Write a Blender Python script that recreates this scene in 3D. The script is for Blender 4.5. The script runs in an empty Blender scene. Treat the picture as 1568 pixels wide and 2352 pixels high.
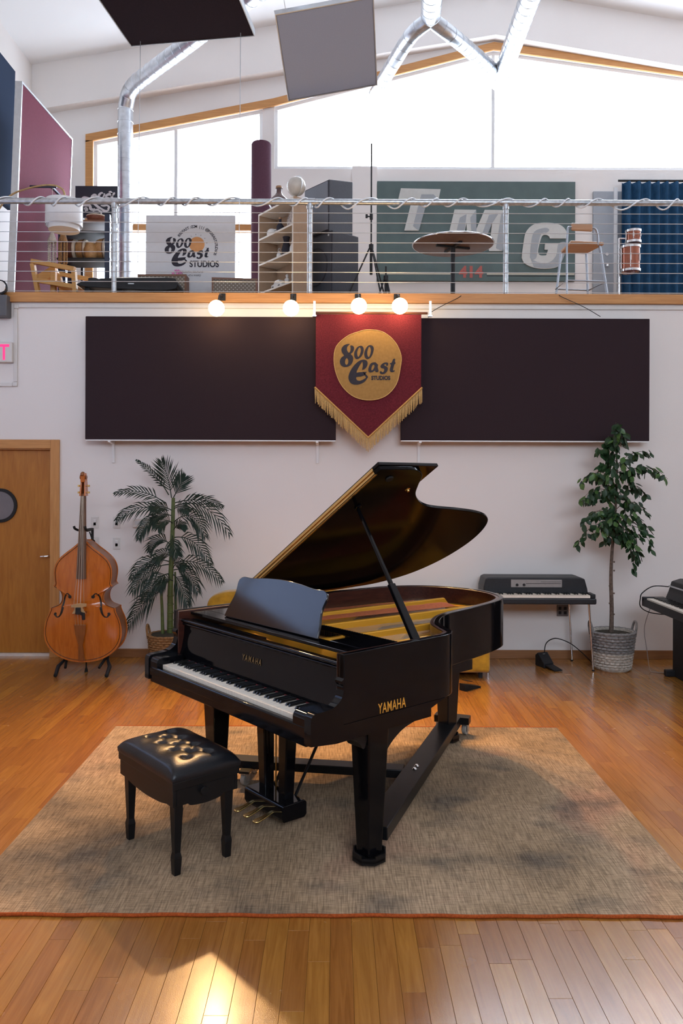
import bpy, bmesh, math, random
from mathutils import Vector, Matrix, Euler
random.seed(7)
PI = math.pi
S = bpy.context.scene
C = S.collection

# ------------------------------------------------------------------ camera
CAMZ, FPX, CX, CY, ROLL = 1.77, 1780.0, 774.0, 1100.0, 0.0035
cd = bpy.data.cameras.new('camera'); cam = bpy.data.objects.new('camera', cd); C.objects.link(cam)
cam.location = (0, 0, CAMZ); cam.rotation_euler = (PI/2, -ROLL, 0)
cd.sensor_fit = 'VERTICAL'; cd.sensor_height = 36.0; cd.lens = FPX/2352*36
cd.shift_x = (784-CX)/2352; cd.shift_y = -(1176-CY)/2352
cd.clip_start = 0.05; cd.clip_end = 200
S.camera = cam

# ------------------------------------------------------------------ world, exposure
S.view_settings.view_transform = 'Standard'; S.view_settings.look = 'None'
S.view_settings.gamma = 1.0; S.view_settings.use_curve_mapping = False
S.view_settings.exposure = 0.12
W = bpy.data.worlds.new('sky'); S.world = W; W.use_nodes = True
nt = W.node_tree; bgn = nt.nodes['Background']
# bright overcast sky, brightest around the veiled sun seen through the gable window
SUN_DIR = Vector((0.23, 0.88, 0.42)).normalized(); SKY_BASE, SKY_GLOW, SKY_POW = 10.5, 34.0, 26.0
tcw = nt.nodes.new('ShaderNodeTexCoord'); dt = nt.nodes.new('ShaderNodeVectorMath'); dt.operation = 'DOT_PRODUCT'; dt.inputs[1].default_value = SUN_DIR
nt.links.new(tcw.outputs['Generated'], dt.inputs[0])
cl = nt.nodes.new('ShaderNodeClamp'); nt.links.new(dt.outputs['Value'], cl.inputs[0])
pw_ = nt.nodes.new('ShaderNodeMath'); pw_.operation = 'POWER'; pw_.inputs[1].default_value = SKY_POW; nt.links.new(cl.outputs[0], pw_.inputs[0])
ma = nt.nodes.new('ShaderNodeMath'); ma.operation = 'MULTIPLY_ADD'; ma.inputs[1].default_value = SKY_GLOW; ma.inputs[2].default_value = SKY_BASE; nt.links.new(pw_.outputs[0], ma.inputs[0])
bgn.inputs[0].default_value = (0.80, 0.89, 1.0, 1); nt.links.new(ma.outputs[0], bgn.inputs[1])
S.cycles.max_bounces = 8; S.cycles.diffuse_bounces = 4; S.cycles.glossy_bounces = 3
S.cycles.transmission_bounces = 4; S.cycles.transparent_max_bounces = 8; S.cycles.adaptive_threshold = 0.025
S.cycles.sample_clamp_indirect = 6.0; S.cycles.caustics_reflective = False; S.cycles.caustics_refractive = False

def portal(name, loc, rot, sx, sy):
    l = bpy.data.lights.new(name, 'AREA'); l.shape = 'RECTANGLE'; l.size = sx; l.size_y = sy
    l.cycles.is_portal = True
    o = bpy.data.objects.new(name, l); C.objects.link(o); o.location = loc; o.rotation_euler = rot
    return o
# daylight portals: the gable window ahead, the left tall window, the gable window behind the camera
YF = 10.70          # far wall of the loft
YW = 7.67           # wall under the loft
XL, XR, XM, YB = -4.17, 8.45, 2.14, -5.0
portal('portal_gable_front', (3.45, YF+0.2, 6.95), (-PI/2, 0, 0), 8.7, 1.8)
portal('portal_low_front', (6.45, YF+0.2, 5.2), (-PI/2, 0, 0), 3.0, 1.7)
portal('portal_side_front', (-2.15, YF+0.2, 5.4), (-PI/2, 0, 0), 2.5, 3.4)
portal('portal_gable_rear', (XM, YB-0.2, 5.2), (PI/2, 0, 0), 7.0, 2.8)

portal('portal_left', (XL-0.25, 5.1, 2.97), (0, -PI/2, 0), 1.0, 2.9)

# ------------------------------------------------------------------ helpers
def at(px, py, Y):
    dx, dy = px-CX, py-CY
    x = dx+dy*ROLL; y = dy-dx*ROLL
    return Vector((x*Y/FPX, Y, CAMZ-y*Y/FPX))

def lerp(a, b, t): return a+(b-a)*t

def spline(pts, n=8, closed=False):
    """Catmull-Rom through the points (tuples of any length)"""
    P = [tuple(p) for p in pts]; m = len(P); out = []
    segs = m if closed else m-1
    for i in range(segs):
        if closed: p0, p1, p2, p3 = P[(i-1) % m], P[i], P[(i+1) % m], P[(i+2) % m]
        else: p0, p1, p2, p3 = P[max(i-1, 0)], P[i], P[i+1], P[min(i+2, m-1)]
        for k in range(n):
            t = k/n
            out.append(tuple(0.5*((2*b)+(-a+c)*t+(2*a-5*b+4*c-d)*t*t+(-a+3*b-3*c+d)*t**3)
                             for a, b, c, d in zip(p0, p1, p2, p3)))
    if not closed: out.append(P[-1])
    return out

class MB:
    def __init__(s): s.v = []; s.f = []
    def add(s, vs, fs, M=None):
        b = len(s.v)
        s.v += [tuple(M @ Vector(p)) for p in vs] if M else [tuple(p) for p in vs]
        s.f += [tuple(b+i for i in f) for f in fs]; return s
    def box(s, x0, x1, y0, y1, z0, z1, M=None):
        return s.add([(x0,y0,z0),(x1,y0,z0),(x1,y1,z0),(x0,y1,z0),(x0,y0,z1),(x1,y0,z1),(x1,y1,z1),(x0,y1,z1)],
                     [(0,3,2,1),(4,5,6,7),(0,1,5,4),(1,2,6,5),(2,3,7,6),(3,0,4,7)], M)
    def prism(s, pts, a0, a1, axis='z', M=None):
        n = len(pts)
        f = {'z': lambda p, a: (p[0], p[1], a), 'y': lambda p, a: (p[0], a, p[1]), 'x': lambda p, a: (a, p[0], p[1])}[axis]
        vs = [f(p, a0) for p in pts]+[f(p, a1) for p in pts]
        fs = [tuple(range(n))[::-1], tuple(range(n, 2*n))]+[(i, (i+1) % n, n+(i+1) % n, n+i) for i in range(n)]
        return s.add(vs, fs, M)
    def hull2(s, A, B, M=None):
        """loft between two equal closed loops, capped"""
        n = len(A)
        return s.add(list(A)+list(B), [tuple(range(n))[::-1], tuple(range(n, 2*n))]+[(i, (i+1) % n, n+(i+1) % n, n+i) for i in range(n)], M)
    def loft(s, loops, cap=True, closed=True, M=None):
        n = len(loops[0]); vs = [p for L in loops for p in L]; fs = []
        for k in range(len(loops)-1):
            for i in range(n if closed else n-1):
                a, b = k*n+i, k*n+(i+1) % n
                fs.append((a, b, b+n, a+n))
        if cap: fs += [tuple(range(n))[::-1], tuple(range((len(loops)-1)*n, len(loops)*n))]
        return s.add(vs, fs, M)
    def tube(s, path, r, n=8, cap=True, closed=False, M=None):
        P = [Vector(p) for p in path]; m = len(P)
        R = r if isinstance(r, (list, tuple)) else [r]*m
        nrm = None; loops = []
        for i in range(m):
            if closed: t = P[(i+1) % m]-P[i-1]
            else: t = P[min(i+1, m-1)]-P[max(i-1, 0)]
            t = t.normalized() if t.length > 1e-9 else Vector((0, 0, 1))
            if nrm is None:
                nrm = t.cross(Vector((0, 0, 1)))
                if nrm.length < 1e-3: nrm = t.cross(Vector((0, 1, 0)))
            nrm = (nrm-t*nrm.dot(t)).normalized(); bn = t.cross(nrm)
            loops.append([tuple(P[i]+(nrm*math.cos(2*PI*k/n)+bn*math.sin(2*PI*k/n))*R[i]) for k in range(n)])
        if closed: loops.append(loops[0]); cap = False
        return s.loft(loops, cap, True, M)
    def lathe(s, prof, n=24, M=None, cap=True):
        loops = [[(r*math.cos(2*PI*k/n), r*math.sin(2*PI*k/n), z) for k in range(n)] for r, z in prof]
        return s.loft(loops, cap, True, M)
    def ball(s, c, r, n=14, m=8, sc=(1, 1, 1)):
        prof = [(max(r*math.sin(PI*k/m), 1e-4), -r*math.cos(PI*k/m)) for k in range(m+1)]
        return s.lathe(prof, n, Matrix.Translation(c) @ Matrix.Diagonal((*sc, 1)))
    def cyl(s, p, q, r, n=12, r2=None):
        return s.tube([p, q], [r, r if r2 is None else r2], n)
    def build(s, name, mat, parent=None, loc=None, rot=None, smooth=None, bevel=0, seg=2, mod=None):
        me = bpy.data.meshes.new(name); me.from_pydata(s.v, [], s.f)
        bm = bmesh.new(); bm.from_mesh(me); bmesh.ops.recalc_face_normals(bm, faces=bm.faces); bm.to_mesh(me); bm.free()
        if mat: me.materials.append(mat)
        if smooth is not None:
            me.shade_smooth()
            me.set_sharp_from_angle(angle=math.radians(smooth))
        o = bpy.data.objects.new(name, me); C.objects.link(o)
        if loc is not None: o.location = loc
        if rot is not None: o.rotation_euler = rot
        if parent: o.parent = parent
        if bevel:
            b = o.modifiers.new('bevel', 'BEVEL'); b.width = bevel; b.segments = seg; b.limit_method = 'ANGLE'; b.angle_limit = math.radians(40)
            b.harden_normals = False
        return o

def tag(o, label=None, cat=None, group=None, kind=None):
    if label: o['label'] = label
    if cat: o['category'] = cat
    if group: o['group'] = group
    if kind: o['kind'] = kind
    return o
def thing(name, label, cat, loc=(0, 0, 0), rz=0, group=None, rot=None):
    o = bpy.data.objects.new(name, None); C.objects.link(o); o.location = loc; o.rotation_euler = rot or (0, 0, rz)
    o.empty_display_size = 0.1
    return tag(o, label, cat, group)
def inst(src, parent, loc=None, rot=None, scale=None):
    o = src.copy(); C.objects.link(o); o.parent = parent
    if loc is not None: o.location = loc
    if rot is not None: o.rotation_euler = rot
    if scale is not None: o.scale = scale
    return o
def copy_tree(o, parent=None):
    kids = list(o.children)
    c = o.copy(); C.objects.link(c); c.parent = parent
    for k in kids: copy_tree(k, c)
    return c
def struct(o): o['kind'] = 'structure'; return o

# ------------------------------------------------------------------ materials
def mat(name, col, rough=0.5, metal=0.0, spec=0.5, coat=0.0, var=0.0, scale=20.0, bump=0.0, bscale=None, stretch=(1, 1, 1), sheen=0.0, col2=None):
    m = bpy.data.materials.new(name); m.use_nodes = True
    n = m.node_tree; b = n.nodes['Principled BSDF']
    b.inputs['Base Color'].default_value = (*col, 1); b.inputs['Roughness'].default_value = rough
    b.inputs['Metallic'].default_value = metal; b.inputs['Specular IOR Level'].default_value = spec
    b.inputs['Coat Weight'].default_value = coat; b.inputs['Coat Roughness'].default_value = 0.08
    b.inputs['Sheen Weight'].default_value = sheen
    if var or bump or col2:
        tc = n.nodes.new('ShaderNodeTexCoord'); mp = n.nodes.new('ShaderNodeMapping'); n.links.new(tc.outputs['Object'], mp.inputs[0])
        mp.inputs['Scale'].default_value = stretch
        nz = n.nodes.new('ShaderNodeTexNoise'); nz.inputs['Scale'].default_value = scale; nz.inputs['Detail'].default_value = 4
        n.links.new(mp.outputs[0], nz.inputs['Vector'])
        if var or col2:
            rp = n.nodes.new('ShaderNodeValToRGB')
            c2 = col2 or tuple(min(1, c*(1+var)) for c in col); c1 = col if col2 else tuple(c*(1-var) for c in col)
            rp.color_ramp.elements[0].color = (*c1, 1); rp.color_ramp.elements[1].color = (*c2, 1)
            rp.color_ramp.elements[0].position = 0.32; rp.color_ramp.elements[1].position = 0.68
            n.links.new(nz.outputs[0], rp.inputs[0]); n.links.new(rp.outputs[0], b.inputs['Base Color'])
        if bump:
            nb = nz
            if bscale:
                nb = n.nodes.new('ShaderNodeTexNoise'); nb.inputs['Scale'].default_value = bscale; n.links.new(mp.outputs[0], nb.inputs['Vector'])
            bp = n.nodes.new('ShaderNodeBump'); bp.inputs['Strength'].default_value = bump; bp.inputs['Distance'].default_value = 0.01
            n.links.new(nb.outputs[0], bp.inputs['Height']); n.links.new(bp.outputs[0], b.inputs['Normal'])
    return m
def emit(name, col, st):
    m = bpy.data.materials.new(name); m.use_nodes = True; n = m.node_tree; b = n.nodes['Principled BSDF']
    b.inputs['Base Color'].default_value = (*col, 1); b.inputs['Emission Color'].default_value = (*col, 1); b.inputs['Emission Strength'].default_value = st
    return m
def glass(name, tint=(0.97, 0.98, 1), refl=0.06, rough=0.0):
    m = bpy.data.materials.new(name); m.use_nodes = True; n = m.node_tree
    for q in list(n.nodes):
        if q.type != 'OUTPUT_MATERIAL': n.nodes.remove(q)
    t = n.nodes.new('ShaderNodeBsdfTransparent'); t.inputs[0].default_value = (*tint, 1)
    g = n.nodes.new('ShaderNodeBsdfGlossy'); g.inputs['Roughness'].default_value = rough
    mx = n.nodes.new('ShaderNodeMixShader'); mx.inputs[0].default_value = refl
    n.links.new(t.outputs[0], mx.inputs[1]); n.links.new(g.outputs[0], mx.inputs[2]); n.links.new(mx.outputs[0], n.nodes['Material Output'].inputs[0])
    return m
def wood(name, c1, c2, rough=0.4, axis=2, scale=6.0, spec=0.5, coat=0.0, knots=False, rings=12.0):
    """grain stretched along one object axis"""
    m = bpy.data.materials.new(name); m.use_nodes = True; n = m.node_tree; b = n.nodes['Principled BSDF']
    tc = n.nodes.new('ShaderNodeTexCoord'); mp = n.nodes.new('ShaderNodeMapping'); n.links.new(tc.outputs['Object'], mp.inputs[0])
    s = [rings, rings, rings]; s[axis] = 0.7; mp.inputs['Scale'].default_value = s
    nz = n.nodes.new('ShaderNodeTexNoise'); nz.inputs['Scale'].default_value = scale; nz.inputs['Detail'].default_value = 6; nz.inputs['Distortion'].default_value = 0.6
    n.links.new(mp.outputs[0], nz.inputs['Vector'])
    rp = n.nodes.new('ShaderNodeValToRGB'); rp.color_ramp.elements[0].color = (*c1, 1); rp.color_ramp.elements[1].color = (*c2, 1)
    rp.color_ramp.elements[0].position = 0.3; rp.color_ramp.elements[1].position = 0.7
    n.links.new(nz.outputs[0], rp.inputs[0]); last = rp.outputs[0]
    if knots:
        vo = n.nodes.new('ShaderNodeTexVoronoi'); vo.inputs['Scale'].default_value = 2.1; n.links.new(tc.outputs['Object'], vo.inputs['Vector'])
        kr = n.nodes.new('ShaderNodeValToRGB'); kr.color_ramp.elements[0].position = 0.02; kr.color_ramp.elements[1].position = 0.05
        kr.color_ramp.elements[0].color = (0.12, 0.06, 0.04, 1); kr.color_ramp.elements[1].color = (1, 1, 1, 1)
        n.links.new(vo.outputs['Distance'], kr.inputs[0])
        mx = n.nodes.new('ShaderNodeMix'); mx.data_type = 'RGBA'; mx.blend_type = 'MULTIPLY'; mx.inputs[0].default_value = 1
        n.links.new(last, mx.inputs[6]); n.links.new(kr.outputs[0], mx.inputs[7]); last = mx.outputs[2]
    n.links.new(last, b.inputs['Base Color']); b.inputs['Roughness'].default_value = rough; b.inputs['Specular IOR Level'].default_value = spec
    b.inputs['Coat Weight'].default_value = coat; b.inputs['Coat Roughness'].default_value = 0.1
    return m

M = {}
M['wall'] = mat('wall_paint', (0.81, 0.765, 0.735), 0.75, spec=0.2, bump=0.06, scale=90)
M['ceil'] = mat('ceiling_paint', (0.90, 0.90, 0.90), 0.8, spec=0.15, bump=0.04, scale=60)
M['white'] = mat('white_paint', (0.80, 0.80, 0.80), 0.5)
M['lacquer'] = mat('black_lacquer', (0.0035, 0.0035, 0.0048), 0.08, spec=0.22, var=0.15, scale=3)
M['satin'] = mat('satin_black', (0.007, 0.007, 0.008), 0.35, spec=0.28, var=0.2, scale=8)
M['black'] = mat('matte_black', (0.014, 0.014, 0.016), 0.55, spec=0.35, var=0.2, scale=15)
M['rubber'] = mat('rubber', (0.015, 0.015, 0.015), 0.75, spec=0.2, var=0.2, scale=15)
M['ivory'] = mat('key_ivory', (0.88, 0.81, 0.70), 0.28, var=0.03, scale=30)
M['ebony'] = mat('key_ebony', (0.008, 0.008, 0.008), 0.25, var=0.1, scale=30)
M['brass'] = mat('brass', (0.75, 0.52, 0.20), 0.25, 1.0, var=0.06, scale=30)
M['gold'] = mat('gold_plate', (0.85, 0.41, 0.035), 0.32, 0.3, var=0.06, scale=6)
M['letter_gold'] = mat('letter_gold', (0.85, 0.42, 0.06), 0.35, 0.3, var=0.02)
M['mahog'] = wood('mahogany', (0.035, 0.010, 0.007), (0.075, 0.022, 0.014), 0.3, axis=1, coat=0.3)
M['spruce'] = wood('soundboard', (0.20, 0.10, 0.035), (0.28, 0.15, 0.055), 0.5, axis=1)
M['redfelt'] = mat('red_felt', (0.62, 0.10, 0.04), 0.9, spec=0.1, var=0.15, scale=60)
M['string'] = mat('steel_string', (0.62, 0.50, 0.38), 0.35, 1.0, var=0.05)
M['copper'] = mat('copper_string', (0.75, 0.25, 0.12), 0.4, 0.9, var=0.08, scale=40)
M['chrome'] = mat('chrome', (0.75, 0.75, 0.76), 0.15, 1.0, var=0.03)
M['galv'] = mat('galvanised', (0.52, 0.55, 0.58), 0.35, 0.85, var=0.18, scale=30)
M['fir'] = wood('fir_trim', (0.48, 0.21, 0.06), (0.60, 0.29, 0.095), 0.5, axis=0, knots=True)
M['firv'] = wood('fir_trim_upright', (0.48, 0.21, 0.06), (0.60, 0.29, 0.095), 0.5, axis=2, knots=True)
M['doorw'] = wood('door_veneer', (0.36, 0.125, 0.016), (0.46, 0.185, 0.028), 0.42, axis=2, rings=5)
M['glass'] = glass('window_glass'); M['tinted'] = glass('tinted_glass', (0.36, 0.39, 0.47))
M['leather'] = mat('black_leather', (0.008, 0.009, 0.012), 0.30, spec=0.4, bump=0.08, scale=120)

# ------------------------------------------------------------------ structure: floor with planks
def plank_mat(name, kind):
    m = bpy.data.materials.new(name); m.use_nodes = True; n = m.node_tree; b = n.nodes['Principled BSDF']
    geo = n.nodes.new('ShaderNodeNewGeometry'); atr = n.nodes.new('ShaderNodeAttribute'); atr.attribute_type = kind; atr.attribute_name = 'tone'
    sc = n.nodes.new('ShaderNodeVectorMath'); sc.operation = 'SCALE'; sc.inputs[3].default_value = 37.0
    cmb = n.nodes.new('ShaderNodeCombineXYZ'); n.links.new(atr.outputs['Fac'], cmb.inputs[0]); n.links.new(atr.outputs['Fac'], cmb.inputs[1]); n.links.new(atr.outputs['Fac'], cmb.inputs[2])
    n.links.new(cmb.outputs[0], sc.inputs[0])
    ad = n.nodes.new('ShaderNodeVectorMath'); ad.operation = 'ADD'; n.links.new(geo.outputs['Position'], ad.inputs[0]); n.links.new(sc.outputs[0], ad.inputs[1])
    mp = n.nodes.new('ShaderNodeMapping'); mp.inputs['Scale'].default_value = (30, 1.6, 30); n.links.new(ad.outputs[0], mp.inputs[0])
    nz = n.nodes.new('ShaderNodeTexNoise'); nz.inputs['Scale'].default_value = 1.6; nz.inputs['Detail'].default_value = 6; nz.inputs['Distortion'].default_value = 1.4
    n.links.new(mp.outputs[0], nz.inputs['Vector'])
    rp = n.nodes.new('ShaderNodeValToRGB'); e = rp.color_ramp.elements
    e[0].position = 0.30; e[0].color = (0.285, 0.108, 0.019, 1); e[1].position = 0.72; e[1].color = (0.40, 0.168, 0.033, 1)
    n.links.new(nz.outputs[0], rp.inputs[0])
    hs = n.nodes.new('ShaderNodeHueSaturation')
    vr = n.nodes.new('ShaderNodeMapRange'); vr.inputs[3].default_value = 0.84; vr.inputs[4].default_value = 1.14; n.links.new(atr.outputs['Fac'], vr.inputs[0])
    hr = n.nodes.new('ShaderNodeMapRange'); hr.inputs[3].default_value = 0.494; hr.inputs[4].default_value = 0.506; n.links.new(atr.outputs['Fac'], hr.inputs[0])
    n.links.new(vr.outputs[0], hs.inputs['Value']); n.links.new(hr.outputs[0], hs.inputs['Hue']); n.links.new(rp.outputs[0], hs.inputs['Color'])
    n.links.new(hs.outputs[0], b.inputs['Base Color'])
    n2 = n.nodes.new('ShaderNodeTexNoise'); n2.inputs['Scale'].default_value = 5.0; n2.inputs['Detail'].default_value = 5; n.links.new(geo.outputs['Position'], n2.inputs['Vector'])
    rr = n.nodes.new('ShaderNodeMapRange'); rr.inputs[3].default_value = 0.13; rr.inputs[4].default_value = 0.34; n.links.new(n2.outputs[0], rr.inputs[0])
    n.links.new(rr.outputs[0], b.inputs['Roughness'])
    n3 = n.nodes.new('ShaderNodeTexNoise'); n3.inputs['Scale'].default_value = 260.0; n.links.new(geo.outputs['Position'], n3.inputs['Vector'])
    bp = n.nodes.new('ShaderNodeBump'); bp.inputs['Strength'].default_value = 0.10; bp.inputs['Distance'].default_value = 0.004
    n.links.new(n3.outputs[0], bp.inputs['Height']); n.links.new(bp.outputs[0], b.inputs['Normal'])
    b.inputs['Specular IOR Level'].default_value = 0.5; b.inputs['Coat Weight'].default_value = 0.45; b.inputs['Coat Roughness'].default_value = 0.16
    return m
M['plank_o'] = plank_mat('oak_plank', 'OBJECT'); M['plank_g'] = plank_mat('oak_plank_field', 'GEOMETRY')
floor = struct(MB().box(XL-0.2, XR+0.2, YB-0.2, YW+0.4, -0.10, -0.018).build('floor', mat('subfloor', (0.05, 0.025, 0.01), 0.9, var=0.2)))
RUG = (-1.565, 1.565, 3.135, 5.51)
PWID = 0.083
planks = []
rng = random.Random(3)
x = XL
while x < XR:
    y = YB-rng.random()*0.8
    while y < YW+0.1:
        L = rng.choice((0.46, 0.62, 0.78, 0.95, 1.15, 1.4))
        planks.append((x, y, L, rng.random())); y += L
    x += PWID
def plank_area(p):
    x0, y0, L, _ = p; y1 = min(y0+L, YW); y0 = max(y0, 2.5)
    if y1 <= y0: return 0
    yc = (y0+y1)/2; px = CX+FPX*(x0+PWID/2)/yc
    if px < -30 or px > 1598: return 0
    if RUG[0] < x0 and x0+PWID < RUG[1] and y0 > RUG[2] and y1 < RUG[3]: return 0
    return PWID*FPX/yc*(CAMZ*FPX*(1/y0-1/y1))
planks.sort(key=plank_area, reverse=True)
plank_mesh = {}
for i, (x, y, L, t) in enumerate(planks[:300]):
    if L not in plank_mesh:
        g = 0.0004; b = 0.0007
        mb = MB(); mb.loft([[(g, g, -0.018), (PWID-g, g, -0.018), (PWID-g, L-g, -0.018), (g, L-g, -0.018)],
                            [(g, g, -b), (PWID-g, g, -b), (PWID-g, L-g, -b), (g, L-g, -b)],
                            [(g+b, g+b, 0), (PWID-g-b, g+b, 0), (PWID-g-b, L-g-b, 0), (g+b, L-g-b, 0)]])
        o = mb.build('plank', M['plank_o'], floor); plank_mesh[L] = o.data
    else:
        o = bpy.data.objects.new('plank', plank_mesh[L]); C.objects.link(o); o.parent = floor
    o.location = (x, y, 0); o['tone'] = t
mb = MB(); tones = []
for x, y, L, t in planks[300:]:
    g = 0.0004
    mb.box(x+g, x+PWID-g, y+g, min(y+L, YW+0.12)-g, -0.018, -0.0001); tones += [t]*6
o = mb.build('plank_field', M['plank_g'], floor); o['kind'] = 'stuff'
a = o.data.attributes.new('tone', 'FLOAT', 'FACE')
for i, t in enumerate(tones): a.data[i].value = t

# ------------------------------------------------------------------ structure: walls
def px_x(px, Y, py=CY): return at(px, py, Y).x
def px_z(py, Y, px=CX): return at(px, py, Y).z
DX1 = -2.83; DX0 = -3.75; DZ = 2.06      # door opening
ZL0, ZL1 = 3.505, 3.60                   # loft edge board
mb = MB(); mb.box(XL, DX0, YW, YW+0.14, 0, ZL0); mb.box(DX1, XR, YW, YW+0.14, 0, ZL0); mb.box(DX0, DX1, YW, YW+0.14, DZ, ZL0)
struct(mb.build('wall_back', M['wall']))
LW = (3.6, 6.6, 2.27, 3.5)    # window band in the left wall: y0, y1, z0, z1
mb = MB(); mb.box(XL-0.15, XL, YB, LW[0], -0.1, 7.6); mb.box(XL-0.15, XL, LW[1], YF+0.3, -0.1, 7.6); mb.box(XL-0.15, XL, LW[0], LW[1], -0.1, LW[2]); mb.box(XL-0.15, XL, LW[0], LW[1], LW[3], 7.6)
struct(mb.build('wall_left', M['wall']))
mb = MB()
for k in range(4): yk = lerp(LW[0]+0.03, LW[1]-0.03, k/3); mb.box(XL-0.10, XL-0.04, yk-0.03, yk+0.03, LW[2]+0.06, LW[3]-0.06)
mb.box(XL-0.10, XL-0.04, LW[0], LW[1], LW[2], LW[2]+0.06); mb.box(XL-0.10, XL-0.04, LW[0], LW[1], LW[3]-0.06, LW[3])
wl_ = struct(mb.build('window_4', M['white']))
for k in range(3): MB().box(XL-0.075, XL-0.067, lerp(LW[0]+0.03, LW[1]-0.03, k/3)+0.03, lerp(LW[0]+0.03, LW[1]-0.03, (k+1)/3)-0.03, LW[2]+0.06, LW[3]-0.06).build('pane', M['tinted'], wl_)
struct(MB().box(XL+0.001, XL+0.03, LW[0]-0.1, LW[1]+0.1, LW[2]-0.32, LW[2]-0.001).build('trim_9', M['fir']))
struct(MB().box(XR, XR+0.15, YB, YF+0.3, -0.1, 7.60).build('wall_right', M['wall']))
struct(MB().box(XL, XR, YW+0.001, YF, ZL0+0.001, ZL1-0.002).build('floor_loft', wood('loft_boards', (0.3, 0.16, 0.07), (0.38, 0.2, 0.09), 0.5, axis=0)))
struct(MB().box(XL, XR, YW-0.04, YW-0.001, ZL0, ZL1).build('trim_1', M['fir'], bevel=0.004))
# ceiling: two slopes meeting at the ridge
ZE, ZR = 7.39, 8.44
def zc(x): return ZR-(ZR-ZE)*abs(x-XM)/(XM-XL)
mb = MB(); mb.prism([(XL-0.15, zc(XL-0.15)), (XM, ZR), (XM, ZR+0.15), (XL-0.15, zc(XL-0.15)+0.15)], YB-0.2, YF+0.35, 'y')
mb.prism([(XM, ZR), (XR+0.15, zc(XR+0.15)), (XR+0.15, zc(XR+0.15)+0.15), (XM, ZR+0.15)], YB-0.2, YF+0.35, 'y')
struct(mb.build('ceiling', M['ceil']))
# far gable wall with windows
fx = lambda px: (px-CX)*YF/FPX
fz = lambda py: CAMZ-(py-CY)*YF/FPX
wl0, wl1 = fx(212), fx(600); wr0, wr1 = fx(627), 0
def tz(x):     # underside of the sloping window head
    if x <= fx(625): return lerp(fz(330), fz(246), (x-fx(195))/(fx(625)-fx(195)))
    if x <= XM: return lerp(fz(246), fz(115), (x-fx(625))/(XM-fx(625)))
    return tz(max(2*XM-x, fx(625)))
wr1 = XR-0.5
sillL, sillR = 4.05, fz(388)
t0, t1 = YF, YF+0.2
mb = MB()
mb.box(XL, wl0, t0, t1, ZL1-0.2, tz(wl0)); mb.box(wl0, wl1, t0, t1, ZL1-0.2, sillL)
mb.prism([(wl1, ZL1-0.2), (wr0, ZL1-0.2), (wr0, tz(wr0)), (fx(625), tz(fx(625))), (wl1, tz(wl1))], t0, t1, 'y')
lw0, lwz = 4.82, 4.35      # the glazing drops lower at the right end
mb.box(wr0, lw0, t0, t1, ZL1-0.2, sillR); mb.box(lw0, wr1, t0, t1, ZL1-0.2, lwz); mb.box(wr1, XR, t0, t1, ZL1-0.2, sillR); mb.box(wr1, XR, t0, t1, sillR, tz(wr1))
for xa, xb in ((XL, wl0), (wl0, fx(625)), (fx(625), XM), (XM, wr1), (wr1, XR)):
    mb.prism([(xa, tz(xa) if xa > XL else tz(wl0)), (xb, tz(xb) if xb < XR else tz(wr1)), (xb, zc(xb)), (xa, zc(xa))], t0, t1, 'y')
struct(mb.build('wall_gable', M['wall']))
# shallow header band under the roof on the gable wall
mb = MB(); hb = 0.62
mb.prism([(XL, zc(XL)-hb), (XM, ZR-hb), (XM, ZR), (XL, zc(XL))], YF-0.16, YF, 'y'); mb.prism([(XM, ZR-hb), (XR, zc(XR)-hb), (XR, zc(XR)), (XM, ZR)], YF-0.16, YF, 'y')
struct(mb.build('trim_2', M['wall']))
# fir casing along the sloping heads and the left jamb
tt = 0.105
mb = MB()
xs = [fx(195), fx(625), XM, wr1]
for xa, xb in zip(xs[:-1], xs[1:]): mb.prism([(xa, tz(xa)), (xb, tz(xb)), (xb, tz(xb)+tt), (xa, tz(xa)+tt)], YF-0.03, YF-0.001, 'y')
mb.box(fx(195), wl0, YF-0.03, YF-0.001, sillL, tz(wl0))
struct(mb.build('trim_3', M['fir']))
# windows: frame, mullions and panes
def window(name, xa, xb, zs, cuts, tr=None):
    fr = MB(); d0, d1 = YF+0.03, YF+0.10; w = 0.045
    st = sorted([xa, xb]+cuts+([fx(625)] if xa < fx(625) < xb else [])+([XM] if xa < XM < xb else []))
    fr.box(xa, xb, d0, d1, zs, zs+w)
    for a_, b_ in zip(st[:-1], st[1:]): fr.prism([(a_, tz(a_)-w), (b_, tz(b_)-w), (b_, tz(b_)), (a_, tz(a_))], d0, d1, 'y')
    for q in [xa+w/2, xb-w/2]+cuts: fr.box(q-w/2, q+w/2, d0, d1, zs+w, tz(q)-w)
    o = struct(fr.build(name, M['white']))
    ps = sorted([xa]+cuts+[xb])
    for a_, b_ in zip(ps[:-1], ps[1:]):
        poly = [(a_+w/2, zs+w/2), (b_-w/2, zs+w/2), (b_-w/2, tz(b_-w/2)-w/2)]+([(XM, tz(XM)-w/2)] if a_ < XM < b_ else [])+[(a_+w/2, tz(a_+w/2)-w/2)]
        MB().prism(poly, YF+0.06, YF+0.068, 'y').build('pane', M['glass'], o)
    if tr is not None: MB().box(xa+w, xb-w, YF-0.02, YF+0.12, tr-0.045, tr+0.045).build('transom', M['fir'], o)
    return o
window('window_1', wl0, wl1, sillL, [fx(400)], tr=fz(524))
window('window_2', wr0, wr1, sillR, [XM])
mb = MB(); mb.box(lw0, wr1, YF+0.03, YF+0.10, lwz, lwz+0.05); mb.box(lw0, wr1, YF+0.03, YF+0.10, sillR-0.05, sillR-0.001)
for q in (lw0+0.025, (lw0+wr1)/2, wr1-0.025): mb.box(q-0.025, q+0.025, YF+0.03, YF+0.10, lwz+0.05, sillR-0.05)
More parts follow.
